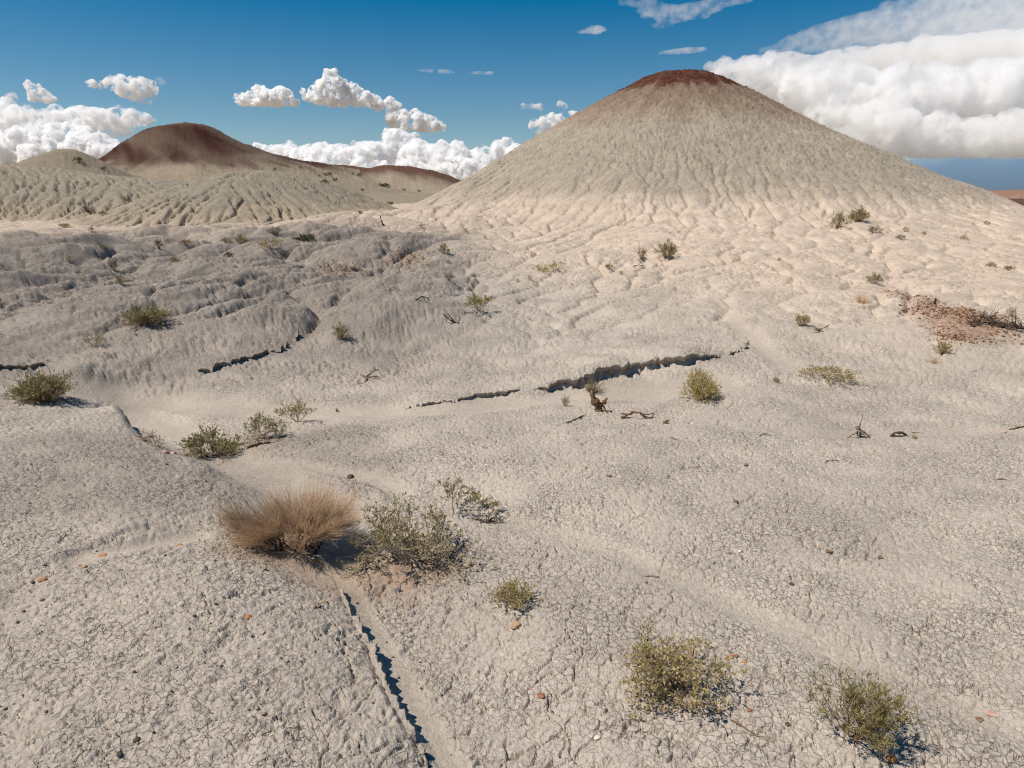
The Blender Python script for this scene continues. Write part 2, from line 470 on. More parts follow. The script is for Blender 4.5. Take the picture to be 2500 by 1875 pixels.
# --- how crumbly the ground is: rough on the left bank and the dark lobes, finer to the right
def rough_map(x, y):
    r = np.hypot(x, y); th = np.degrees(np.arctan2(x, np.maximum(y, .01)))
    near_left = sstep(4, -6, th - 0 * r + 12 * sstep(2.4, 5.0, r)) * sstep(5.2, 4.6, r)
    lob = sstep(2, -14, th) * sstep(6.3, 7.2, r) * sstep(26, 15, r)
    return np.clip(.22 + .62 * near_left + .65 * lob, 0, 1.2)

def crumbs(x, y, zm=None):
    """clods, mud cracks and popcorn crust"""
    r = np.hypot(x, y)
    rg = rough_map(x, y); ws, wdp = wash_mask(x, y)
    keep = 1 - .88 * ws
    out = .012 * fbm(x * 2.1, y * 2.1, 40, 4) * np.minimum(1, r / 5) * (1 - .5 * ws)
    near = r < 13
    z = np.zeros(x.shape)
    xx = x[near]; yy = y[near]; rr = r[near]; g = rg[near]; k = keep[near]
    wx = xx + .035 * fbm(xx * 9, yy * 9, 41, 3); wy = yy + .035 * fbm(xx * 9 + 40, yy * 9, 44, 3)
    # mud cracks: three sizes, broken up so that lines start and stop
    ca, sa = math.cos(.70), math.sin(.70)
    au = (ca * wx + sa * wy) / 1.55; av = -sa * wx + ca * wy
    for sc, dep, wd, sd, lo in ((18.0, .020, .042, 50, -.30), (38.0, .010, .080, 52, -.18), (8.0, .026, .024, 54, .0)):
        f1, f2, cid = voronoi(au * sc, av * sc, sd)
        e = f2 - f1
        on = sstep(lo, lo + .30, perlin(xx * sc * .33, yy * sc * .33, sd + 7))
        z_ = -dep * on * np.exp(-(e / wd) ** 2) * (1 - .35 * g)
        z[near] += z_ * k * sstep(12, 5, rr)
        if sc != 38.0: z[near] += (.0028 + .006 * g) * (_tab(sd)[3][cid] - .5) * k * np.minimum(1, e / .12)
    # popcorn crust and clods, thrown up more on the rough parts
    b = 1 - np.abs(perlin(au * 15, av * 17, 61)) * 1.8
    c = 1 - np.abs(perlin(au * 32, av * 40, 62)) * 1.8
    s = perlin(wx * 85, wy * 85, 63)
    lump = sstep(.15, .5, perlin(au * 24, av * 34, 64)) * sstep(-.1, .4, perlin(xx * 2.5, yy * 2.5, 65))
    z[near] += k * (g * (.008 * b + .007 * c + .013 * lump * g) + .0028 * s * (.5 + g))
    mid = r > 5
    xx = x[mid]; yy = y[mid]; rr = r[mid]; g = rg[mid]; k = keep[mid]
    p1 = 1 - np.abs(perlin(xx * 5.5, yy * 5.5, 71)) * 1.9
    p2 = 1 - np.abs(perlin(xx * 12, yy * 12, 72)) * 1.9
    p3 = perlin(xx * 24, yy * 24, 73)
    mu = (xx * math.cos(.9) + yy * math.sin(.9)) / 1.5 + .05 * fbm(xx * 3, yy * 3, 83, 3); mv = -xx * math.sin(.9) + yy * math.cos(.9) + .05 * fbm(xx * 3 + 7, yy * 3, 84, 3)
    crk = np.zeros(xx.shape)
    for sc, dep, wd, sd, r0, r1, r2, r3 in ((10.0, .024, .13, 85, 5, 7.5, 13, 18), (5.0, .045, .12, 87, 9, 13, 30, 42)):
        q = (rr > r0) & (rr < r3)
        f1, f2, _ = voronoi(mu[q] * sc, mv[q] * sc, sd)
        onn = sstep(-.35, .15, perlin(xx[q] * sc * .22, yy[q] * sc * .22, sd + 1))
        crk[q] -= dep * onn * np.exp(-((f2 - f1) / wd) ** 2) * sstep(r0, r1, rr[q]) * sstep(r3, r2, rr[q])
    steep = 0
    if zm is not None: steep = sstep(1.6, 3.2, zm[mid])
    fade = sstep(5, 11, rr)
    amp = (.5 + .9 * g + 1.6 * steep * sstep(14, 20, rr))
    z2 = k * fade * amp * (.005 * p1 + .007 * p2 + .008 * p3 * sstep(50, 25, rr))
    z2 = z2 + steep * sstep(14, 20, rr) * (.05 * fbm(xx * 2.4, yy * 2.4, 74, 5, .6) - .05 * sstep(.28, .5, perlin(xx * 6, yy * 6, 78)) - .05 * sstep(.22, .45, perlin(xx * 12, yy * 12, 79)) + .03 * perlin(xx * 21, yy * 21, 82))
    z[mid] += z2 * sstep(200, 60, rr) + crk * k * (.6 + .9 * g)
    far = r > 45
    z[far] += .35 * fbm(x[far] * .22, y[far] * .22, 80, 5) * sstep(45, 70, r[far])
    return out + z - wdp, ws, rg

def ground_poly(pts): return np.array([hit(p[0] * K, p[1] * K, shape)[:2] for p in pts])
def inside(poly, x, y):
    c = np.zeros(x.shape, bool); j = len(poly) - 1
    for i in range(len(poly)):
        xi, yi = poly[i]; xj, yj = poly[j]
        c ^= ((yi > y) != (yj > y)) & (x < (xj - xi) * (y - yi) / (yj - yi + 1e-12) + xi)
        j = i
    return c
PATCH_POLYS = [ground_poly(q) for q in (
    [(1915, 632), (1990, 640), (2060, 668), (2130, 680), (2205, 705), (2200, 735), (2110, 745), (2050, 742), (2000, 705), (1965, 672)],
    [(830, 560), (860, 543), (905, 545), (935, 560), (925, 578), (890, 590), (862, 590), (845, 575)],
    [(700, 582), (730, 570), (765, 575), (790, 582), (770, 595), (735, 600), (703, 604)])]
def patch_weights(x, y):
    out = []
    for P in PATCH_POLYS:
        w = np.zeros(x.shape)
        b = (x > P[:, 0].min() - 1) & (x < P[:, 0].max() + 1) & (y > P[:, 1].min() - 1) & (y < P[:, 1].max() + 1)
        if b.any():
            xx, yy = x[b], y[b]
            dd, _ = poly_dist(np.vstack([P, P[:1]]), xx, yy)
            dd = np.where(inside(P, xx, yy), np.abs(dd), -np.abs(dd)) + .30 * fbm(xx * 1.3, yy * 1.3, 95, 4) + .22 * fbm(xx * 6, yy * 6, 99, 3)
            w[b] = sstep(-.22, .35, dd)
        out.append(w)
    return out

def full(x, y, extra=False):
    zm, who = macro(x, y, True)
    z = zm + sample_grid(DG, x, y)
    z = z + ledges(x, y)
    c, ws, rg = crumbs(x, y, zm)
    z = z + c
    for w in patch_weights(x, y): z = z + w * (.035 + .03 * perlin(x * 7, y * 7, 77) + .015 * perlin(x * 19, y * 19, 76))
    return (z, zm, who, ws, rg) if extra else z

# ------------------------------------------------------------------ ground and hills: one sheet of land, cut where the hills rise
def tag(o, label=None, cat=None, group=None, kind=None):
    if label: o['label'] = label
    if cat: o['category'] = cat
    if group: o['group'] = group
    if kind: o['kind'] = kind
    return o

def make_mesh(name, V, Fq=None, Ft=None):
    me = bpy.data.meshes.new(name)
    nq = 0 if Fq is None else len(Fq); nt = 0 if Ft is None else len(Ft)
    me.vertices.add(len(V)); me.vertices.foreach_set('co', np.ascontiguousarray(V, np.float32).ravel())
    loops = []
    if nq: loops.append(np.asarray(Fq, np.int32).ravel())
    if nt: loops.append(np.asarray(Ft, np.int32).ravel())
    loops = np.concatenate(loops)
    me.loops.add(len(loops)); me.loops.foreach_set('vertex_index', loops)
    starts = np.concatenate([np.arange(nq) * 4, nq * 4 + np.arange(nt) * 3]).astype(np.int32)
    me.polygons.add(nq + nt); me.polygons.foreach_set('loop_start', starts)
    me.update(calc_edges=True)
    return me

def nodes_of(name):
    m = bpy.data.materials.new(name); m.use_nodes = True
    nt = m.node_tree; nt.nodes.clear()
    return m, nt, nt.nodes.new, nt.links.new

def mat_land():
    m, nt, N, L = nodes_of('clay')
    out = N('ShaderNodeOutputMaterial'); b = N('ShaderNodeBsdfPrincipled')
    b.inputs['Roughness'].default_value = .95; b.inputs['Specular IOR Level'].default_value = .08
    at = N('ShaderNodeAttribute'); at.attribute_name = 'soil'
    geo = N('ShaderNodeNewGeometry')
    mx = at.outputs['Color']
    for sc, lo, hi, det in ((1.7, .88, 1.10, 6), (38.0, .86, 1.13, 5), (300.0, .88, 1.12, 2)):
        n = N('ShaderNodeTexNoise'); n.inputs['Scale'].default_value = sc; n.inputs['Detail'].default_value = det; n.inputs['Roughness'].default_value = .62
        L(geo.outputs['Position'], n.inputs['Vector'])
        r = N('ShaderNodeMapRange'); r.inputs['From Min'].default_value = .3; r.inputs['From Max'].default_value = .7
        r.inputs['To Min'].default_value = lo; r.inputs['To Max'].default_value = hi
        L(n.outputs['Fac'], r.inputs['Value'])
        q = N('ShaderNodeMix'); q.data_type = 'RGBA'; q.blend_type = 'MULTIPLY'; q.inputs['Factor'].default_value = 1
        L(mx, q.inputs['A']); L(r.outputs[0], q.inputs['B']); mx = q.outputs['Result']
    L(mx, b.inputs['Base Color'])
    n1 = N('ShaderNodeTexNoise'); n1.inputs['Scale'].default_value = 70; n1.inputs['Detail'].default_value = 6; n1.inputs['Roughness'].default_value = .7
    L(geo.outputs['Position'], n1.inputs['Vector'])
    n2 = N('ShaderNodeTexNoise'); n2.inputs['Scale'].default_value = 11; n2.inputs['Detail'].default_value = 7; n2.inputs['Roughness'].default_value = .75
    L(geo.outputs['Position'], n2.inputs['Vector'])
    b0 = N('ShaderNodeBump'); b0.inputs['Strength'].default_value = .3; b0.inputs['Distance'].default_value = .03
    L(n2.outputs['Fac'], b0.inputs['Height'])
    bp = N('ShaderNodeBump'); bp.inputs['Strength'].default_value = .6; bp.inputs['Distance'].default_value = .010
    wn_ = N('ShaderNodeTexNoise'); wn_.inputs['Scale'].default_value = 22; wn_.inputs['Detail'].default_value = 3
    L(geo.outputs['Position'], wn_.inputs['Vector'])
    wm = N('ShaderNodeMix'); wm.data_type = 'VECTOR'; wm.inputs['Factor'].default_value = .045
    L(geo.outputs['Position'], wm.inputs['A']); L(wn_.outputs['Color'], wm.inputs['B'])
    vo = N('ShaderNodeTexVoronoi'); vo.feature = 'DISTANCE_TO_EDGE'; vo.inputs['Scale'].default_value = 34
    L(wm.outputs['Result'], vo.inputs['Vector'])
    vr = N('ShaderNodeMapRange'); vr.inputs['From Max'].default_value = .07
    L(vo.outputs['Distance'], vr.inputs['Value'])
    ws_ = N('ShaderNodeAttribute'); ws_.attribute_name = 'wash'
    w6 = N('ShaderNodeMath'); w6.operation = 'MULTIPLY_ADD'; w6.inputs[1].default_value = -.62; w6.inputs[2].default_value = 1.0; L(ws_.outputs['Fac'], w6.inputs[0])
    pn = N('ShaderNodeTexNoise'); pn.inputs['Scale'].default_value = 2.3; pn.inputs['Detail'].default_value = 5; L(geo.outputs['Position'], pn.inputs['Vector'])
    pr = N('ShaderNodeMapRange'); pr.inputs['From Min'].default_value = .36; pr.inputs['From Max'].default_value = .62; pr.inputs['To Min'].default_value = .35; pr.inputs['To Max'].default_value = .95
    L(pn.outputs['Fac'], pr.inputs['Value'])
    iv = N('ShaderNodeMath'); iv.operation = 'MULTIPLY'; L(w6.outputs[0], iv.inputs[0]); L(pr.outputs[0], iv.inputs[1])
    b1 = N('ShaderNodeBump'); b1.inputs['Distance'].default_value = .006
    L(iv.outputs[0], b1.inputs['Strength']); L(vr.outputs[0], b1.inputs['Height']); v2 = N('ShaderNodeTexVoronoi'); v2.feature = 'DISTANCE_TO_EDGE'; v2.inputs['Scale'].default_value = 9.5
    L(wm.outputs['Result'], v2.inputs['Vector'])
    vq = N('ShaderNodeMapRange'); vq.inputs['From Max'].default_value = .09
    L(v2.outputs['Distance'], vq.inputs['Value'])
    b2 = N('ShaderNodeBump'); b2.inputs['Distance'].default_value = .010
    qn = N('ShaderNodeTexNoise'); qn.inputs['Scale'].default_value = 4.5; qn.inputs['Detail'].default_value = 3; L(geo.outputs['Position'], qn.inputs['Vector'])
    qr = N('ShaderNodeMapRange'); qr.inputs['From Min'].default_value = .48; qr.inputs['From Max'].default_value = .62; qr.inputs['To Max'].default_value = .75
    L(qn.outputs['Fac'], qr.inputs['Value'])
    qm = N('ShaderNodeMath'); qm.operation = 'MULTIPLY'; L(iv.outputs[0], qm.inputs[0]); L(qr.outputs[0], qm.inputs[1])
    L(qm.outputs[0], b2.inputs['Strength']); L(vq.outputs[0], b2.inputs['Height']); ga = N('ShaderNodeAttribute'); ga.attribute_name = 'grit'
    n5 = N('ShaderNodeTexNoise'); n5.inputs['Scale'].default_value = 6.5; n5.inputs['Detail'].default_value = 7; n5.inputs['Roughness'].default_value = .78
    L(geo.outputs['Position'], n5.inputs['Vector'])
    b5 = N('ShaderNodeBump'); b5.inputs['Distance'].default_value = .11
    L(ga.outputs['Fac'], b5.inputs['Strength']); L(n5.outputs['Fac'], b5.inputs['Height']); L(b0.outputs[0], b5.inputs['Normal'])
    L(b5.outputs[0], b2.inputs['Normal'])
    L(b2.outputs[0], b1.inputs['Normal'])
    L(b1.outputs[0], bp.inputs['Normal'])
    L(n1.outputs['Fac'], bp.inputs['Height'])
    L(bp.outputs[0], b.inputs['Normal']); L(b.outputs[0], out.inputs[0])
    return m
LAND = mat_land()

cols = np.concatenate([np.arange(-180, -60, 4.0), np.arange(-60, -45.2, .75), np.linspace(-45, 45, 900), np.arange(45.5, 60, .75), np.arange(60, 180.1, 4.0)])
ang = np.radians(np.concatenate([np.arange(60, 47.5, -.5), np.arange(47.5, 10.6, -.071)]))
rows = np.concatenate([[.02, .3, .6, .85], EYE / np.tan(ang), np.exp(np.linspace(math.log(9.1), math.log(19), 235))[1:], np.exp(np.linspace(math.log(19), math.log(31), 150))[1:], np.exp(np.linspace(math.log(31), math.log(48), 75))[1:], np.exp(np.linspace(math.log(48), math.log(110), 64))[1:],
                       np.exp(np.linspace(math.log(110), math.log(330), 36))[1:], np.exp(np.linspace(math.log(330), math.log(60000), 24))[1:]])
NC, NR = len(cols), len(rows)
TH, RR = np.meshgrid(np.radians(cols), rows)
X = (RR * np.sin(TH)).ravel(); Y = (RR * np.cos(TH)).ravel()
Zf, Zm, WHO, WS, RG = full(X, Y, True)

# soil colours: bands of clay laid down in layers, silt in the washes, iron-red caps
def srgb(r, g, b): 
    c = np.array([r, g, b]) / 255.0
    return np.where(c <= .04045, c / 12.92, ((c + .055) / 1.055) ** 2.4)
C_grey = srgb(183, 171, 158); C_dark = srgb(153, 142, 132); C_silt = srgb(178, 164, 146); C_cream = srgb(201, 182, 163)
C_hgrey = srgb(181, 168, 150); C_htan = srgb(181, 164, 144); C_red = srgb(90, 50, 38); C_redtop = srgb(138, 112, 94); C_tan = srgb(170, 154, 133); C_maroon = srgb(66, 37, 29)
def lerp(a, b, t): return a + (b - a) * t[:, None]
R_ = np.hypot(X, Y); T_ = np.degrees(np.arctan2(X, np.maximum(Y, .01)))
nz = fbm(X * .35, Y * .35, 90, 5); nz2 = fbm(X * 1.3, Y * 1.3, 95, 4)
col = np.tile(C_grey, (len(X), 1))
dk = sstep(4, -13, T_) * sstep(6.3, 7.6, R_) * (1 + .5 * nz2)
col = lerp(col, C_dark, np.clip(dk, 0, 1) * .95)
col = lerp(col, C_dark, np.clip(sstep(-.05, .35, fbm(X * .9, Y * .9, 92, 4)), 0, 1) * .35 * sstep(14, 8, R_))
col = lerp(col, C_dark, np.clip(RG - .4, 0, 1) * .35 * sstep(6, 5, R_))
col = lerp(col, C_dark, sstep(-9, -16, T_ + 5 * nz2) * sstep(3.4, 4.4, R_ + .5 * nz2) * sstep(5.6, 5.2, R_) * .7)
for q in ((690, 1330, .30), (870, 1390, .30), (1010, 1385, .28), (1085, 1380, .2), (1640, 1690, .12), (2060, 555, .5), (640, 1080, .2)):
    hx, hy, _ = hit(q[0], q[1], shape)
    col = lerp(col, srgb(160, 134, 112), sstep(1.2, .3, np.hypot(X - hx, Y - hy) / q[2] + .5 * nz2 + .5 * fbm(X * 7, Y * 7, 96, 2)) * .5)
cream = sstep(8.5, 16.5, R_ + 2.0 * nz2 + sstep(0, 25, T_) * 3.0 - sstep(4, -16, T_) * (8.5 + 1.5 * nz))
col = lerp(col, C_cream, cream * .95)
col = lerp(col, C_silt, WS * .25)
h = Zm + .35 * nz + .12 * nz2
on = np.where(WHO == 1, 1.0, 0) * sstep(14, 19, R_)
k = sstep(1.0, 2.7, h + .7 * nz2 + .5 * fbm(np.arctan2(Y - HILL_Y, X - HX) * 14, h * .2, 89, 4)); col = lerp(col, C_hgrey, on * k)
k = sstep(4.0, 4.7, h) * sstep(6.1, 5.5, h); col = lerp(col, C_htan, on * k)
phi = np.arctan2(Y - HILL_Y, X - HX)
streak = fbm(phi * 9, np.hypot(X - HX, Y - HILL_Y) * .25, 91, 4)
k = sstep(HTOP - 3.0, HTOP - .8, Zm + .9 * streak); col = lerp(col, srgb(126, 99, 83), on * k * .75)
k = sstep(HTOP - 1.05, HTOP - .72, Zm + .22 * nz2 + .35 * streak); col = lerp(col, C_red, on * k * (.72 + .28 * sstep(-.3, .2, fbm(X * 3, Y * 3, 93, 3))))
on = np.where((WHO == 2) | (WHO == 3), 1.0, 0)
col = lerp(col, srgb(176, 159, 136), on * sstep(.4, 1.0, h) * .8); col = lerp(col, srgb(160, 149, 132), on * sstep(.8, 1.9, h + .4 * nz2) * .95)
on = np.where((WHO == 4) | (WHO == 7), 1.0, 0); col = lerp(col, srgb(152, 138, 119), on)
on = np.where(WHO == 5, 1.0, 0); col = lerp(col, C_tan * .85, on)
fm = fbm(X * .25 + Zm * .4, Y * .12, 97, 4)
ztop5 = Zm[WHO == 5].max()
dphi = np.arctan2(Y - 84, X - red_dome.cx); st5 = fbm(dphi * 8, np.hypot(X - red_dome.cx, Y - 84) * .08, 94, 4)
k = sstep(ztop5 - 6.6, ztop5 - 4.4, Zm + 1.8 * st5 + .8 * fm - .02 * (X - red_dome.cx)); col = lerp(col, C_maroon, on * k * (.80 + .5 * fm).clip(.5, 1))
k = sstep(ztop5 - .45, ztop5 - .05, Zm + .4 * fm); col = lerp(col, C_redtop * .8, on * k * .55)
on = np.where(WHO == 6, 1.0, 0); col = lerp(col, C_tan * .9, on); zc6 = far_ridge(X, np.full(X.shape, 92.0)); k = sstep(2.0, .4, zc6 - Zm + 1.4 * fm); col = lerp(col, C_maroon * 1.7, on * k * .85)
on = np.where(WHO == 8, 1.0, 0); col = lerp(col, srgb(140, 108, 92), on)
col = lerp(col, C_tan * .8, sstep(120, 300, R_) * np.where(WHO == 8, 0.0, 1.0))
# red crumbly outcrops
for w, c, k in zip(patch_weights(X, Y), (srgb(150, 115, 93), srgb(168, 142, 120), srgb(168, 140, 118)), (.8, .5, .5)):
    col = lerp(col, c, w * k * (.75 + .5 * sstep(-.3, .3, fbm(X * 8, Y * 8, 98, 3))).clip(0, 1))

# popcorn crust: coarse on the steep hill faces, medium on the dark lobes
GRIT = np.clip(np.where(WHO == 1, sstep(1.2, 2.2, Zm) * .85, 0) + np.where((WHO > 1) & (WHO < 8), .55, 0) + .40 * sstep(6.5, 9, R_) * sstep(6, -10, T_) + .16 * sstep(8, 13, R_), 0, .9) * (1 - .8 * WS)
V = np.stack([X, Y, Zf], 1)
gi = np.arange(NC * NR).reshape(NR, NC)
Q = np.stack([gi[:-1, :-1], gi[1:, :-1], gi[1:, 1:], gi[:-1, 1:]], -1).reshape(-1, 4)
Q = Q[:, ::-1]
# smooth normals of the whole sheet, so that the cuts do not show
d1 = V[Q[:, 2]] - V[Q[:, 0]]; d2 = V[Q[:, 3]] - V[Q[:, 1]]
fn = np.cross(d1, d2)
if fn[:, 2].mean() < 0: Q = Q[:, ::-1]; fn = -fn
fn /= np.linalg.norm(fn, axis=1, keepdims=True) + 1e-20
VN = np.zeros_like(V)
for i in range(4):
    for a_ in range(3): VN[:, a_] += np.bincount(Q[:, i], fn[:, a_], len(V))
VN /= np.linalg.norm(VN, axis=1, keepdims=True) + 1e-12
owner = WHO[Q[:, 0]]
owner = np.where(owner == 7, 6, owner)
names = {0: ('ground', 'pale grey cracked clay ground with shallow washes and crumbly ledges', 'ground'),
         1: ('hill', 'tall cone-shaped grey clay hill with a red cap on the right', 'hill'),
         2: ('hill', 'low pale rilled clay dome in front of the dark red hill', 'hill'),
         3: ('hill', 'long grey rilled clay ridge at the left edge', 'hill'),
         4: ('hill', 'small tan mound left of the dark red dome', 'hill'),
         5: ('hill', 'dark red-brown rounded dome hill in the distance at left', 'hill'),
         6: ('hill', 'low brown-topped ridge with tan foot running from the red dome to the cone hill', 'hill'),
         8: ('mesa', 'flat brown mesa far away at the right edge', 'mesa')}
for w, (nm, lab, cat) in names.items():
    f = Q[owner == w]
    if len(f) == 0: continue
    used = np.unique(f); remap = np.full(len(V), -1, np.int64); remap[used] = np.arange(len(used))
    me = make_mesh(nm, V[used], remap[f])
    me.polygons.foreach_set('use_smooth', np.ones(len(f), bool))
    ca = me.attributes.new('soil', 'FLOAT_COLOR', 'POINT')
    ca.data.foreach_set('color', np.concatenate([col[used], np.ones((len(used), 1))], 1).astype(np.float32).ravel())
    wa = me.attributes.new('wash', 'FLOAT', 'POINT'); wa.data.foreach_set('value', WS[used].astype(np.float32))
    ga_ = me.attributes.new('grit', 'FLOAT', 'POINT'); ga_.data.foreach_set('value', GRIT[used].astype(np.float32))
    me.normals_split_custom_set_from_vertices(VN[used].astype(np.float32))
    me.materials.append(LAND)
    o = bpy.data.objects.new(nm, me); COL.objects.link(o)
    tag(o, lab, cat, kind='structure')

# --- crumbling faces of the ledges: undercut strips of clay with their own fine relief
def bank(P0, h0, w, rough, face):
    P, h = dens(P0, h0, max(.010, .0022 * float(np.hypot(P0[:, 0], P0[:, 1]).mean())))
    if len(P) < 8: return
    t = np.gradient(P, axis=0); t /= np.hypot(t[:, 0], t[:, 1])[:, None] + 1e-9
    for _ in range(12): t[1:-1] = (t[:-2] + t[2:] + 2 * t[1:-1]) / 4
    t /= np.hypot(t[:, 0], t[:, 1])[:, None] + 1e-9
    nl = np.stack([-t[:, 1], t[:, 0]], 1)                    # towards the raised side
    wob = rough * (fbm(P[:, 0] * 5, P[:, 1] * 5, 21, 4) * 2.0) + rough * .4 * perlin(P[:, 0] * 17, P[:, 1] * 17, 25)
    E = P - nl * wob[:, None]
    prof = [(-.03, 0, -.03), (.022, 0, .0), (.030, .25, 0), (.020, .45, 0), (.002, .62, 0), (-.014, .78, 0), (-.018, .92, 0), (-.010, .99, 0), (.004, 1.0, 0), (.012, 1.0, 0), (.03, 1.0, 0)]
    lo = full(*(E - nl * (w + .02)).T); tp = full(*(E + nl * (w * 2.5 + .03)).T)
    lo = np.minimum(lo, tp - .004)
    act = sstep(*((.03, .055) if P[0, 0] ** 2 + P[0, 1] ** 2 < 9 else (.012, .04)), (tp - lo) * (1 + (1.1 if face == 2 else .35) * perlin(P[:, 0] * 1.7, P[:, 1] * 1.7, 147)))
    m = len(prof); Vb = np.zeros((len(P), m, 3))
    sc = np.clip((tp - lo) / .10, .25, 1.2)
    for j, (o_, f_, a_) in enumerate(prof):
        xy = E + nl * (o_ * sc)[:, None]
        Vb[:, j, :2] = xy; Vb[:, j, 2] = lo + (tp - lo) * f_ + a_ * sc - (1 - act) * .05
        if j >= 8: Vb[:, j, 2] = full(*xy.T) + (.004, -.002, -.03)[j - 8] - (1 - act) * .05
    flat = Vb.reshape(-1, 3)
    f1, f2, cid = voronoi(flat[:, 0] * 26 + flat[:, 2] * 11, flat[:, 1] * 26 + flat[:, 2] * 23, 140)
    am = (.010 * (.6 - f1) * 2 + .012 * perlin3(flat * 11, 141) + .006 * perlin3(flat * 38, 144)) * np.repeat(sc, m)
    mask = np.tile(np.array([0, .6, 1, 1, 1.1, 1.2, 1.2, 1, .6, .2, 0]), len(P))
    flat[:, :2] -= np.repeat(nl, m, 0) * (am * mask)[:, None]
    flat[:, 2] += am * mask * .4
    g_ = np.arange(len(P) * m).reshape(len(P), m)
    Qb = np.stack([g_[:-1, :-1], g_[1:, :-1], g_[1:, 1:], g_[:-1, 1:]], -1).reshape(-1, 4)
    me = make_mesh('bank', flat, Qb); me.polygons.foreach_set('use_smooth', np.ones(len(Qb), bool))
    r_ = np.hypot(flat[:, 0], flat[:, 1]); th_ = np.degrees(np.arctan2(flat[:, 0], flat[:, 1]))
    cb = lerp(np.tile(C_grey, (len(flat), 1)), C_dark, np.clip(sstep(4, -13, th_) * sstep(6.3, 7.6, r_) * .9 + .35, 0, 1))
    ca = me.attributes.new('soil', 'FLOAT_COLOR', 'POINT'); ca.data.foreach_set('color', np.concatenate([cb, np.ones((len(cb), 1))], 1).astype(np.float32).ravel())
    me.materials.append(LAND)
    o = bpy.data.objects.new('bank', me); COL.objects.link(o); o.parent = GROUND
GROUND = bpy.data.objects['ground']
for P0, h0, back, w, rough, face in LEDGES:
    if face in (1, 2) and h0.max() > .02: bank(P0, h0, w, rough, face)
print('land quads', len(Q))

# ------------------------------------------------------------------ clouds: closed bodies of scattering vapour, kilometres away
VAPOUR = {}
def mat_cloud(density, D, g=.25, colour=(.998, .9945, .9925, 1), lo=.485, width=.12):
    """vapour that thins out in shreds: density follows a noise some tens of metres across"""
    key = (density, D, lo)
    if key in VAPOUR: return VAPOUR[key]
    m, nt, N, L = nodes_of('cloud_vapour')
    out = N('ShaderNodeOutputMaterial'); v = N('ShaderNodeVolumePrincipled')
    v.inputs['Color'].default_value = colour
    v.inputs['Anisotropy'].default_value = g
    tc = N('ShaderNodeTexCoord'); n_ = N('ShaderNodeTexNoise')
    n_.inputs['Scale'].default_value = 75.0 / D; n_.inputs['Detail'].default_value = 5; n_.inputs['Roughness'].default_value = .65
    r = N('ShaderNodeMapRange'); r.inputs['From Min'].default_value = lo; r.inputs['From Max'].default_value = lo + width; r.inputs['To Max'].default_value = density
    L(tc.outputs['Object'], n_.inputs['Vector']); L(n_.outputs['Fac'], r.inputs['Value']); L(r.outputs[0], v.inputs['Density'])
    L(v.outputs[0], out.inputs['Volume'])
    VAPOUR[key] = m
    return m
def mat_rain():
    m, nt, N, L = nodes_of('rain_haze')
    out = N('ShaderNodeOutputMaterial'); v = N('ShaderNodeVolumePrincipled')
    v.inputs['Color'].default_value = (.36, .52, .68, 1); v.inputs['Density'].default_value = .0006
    L(v.outputs[0], out.inputs['Volume'])
    return m
RAIN = mat_rain()
THICK = {.03: .20, .012: .08, .0045: .028, .0030: .018, .0016: .0050, .0007: .0026, .0004: .0014}

_ico = None
def icosphere(sub=2):
    import bmesh
    bm = bmesh.new(); bmesh.ops.create_icosphere(bm, subdivisions=sub, radius=1.0)
    v = np.array([q.co[:] for q in bm.verts]); f = np.array([[w.index for w in q.verts] for q in bm.faces]); bm.free()
    return v, f
ICO2 = icosphere(3)

def nrm3(rg):
    v = rg.normal(size=3); v[2] = abs(v[2]) * .8; return v / np.linalg.norm(v)

def remesh(me, size):
    o = bpy.data.objects.new('tmp', me); COL.objects.link(o)
    md = o.modifiers.new('r', 'REMESH'); md.mode = 'VOXEL'; md.voxel_size = size; md.use_smooth_shade = True
    me2 = bpy.data.meshes.new_from_object(o.evaluated_get(bpy.context.evaluated_depsgraph_get()))
    bpy.data.objects.remove(o); bpy.data.meshes.remove(me)
    return me2

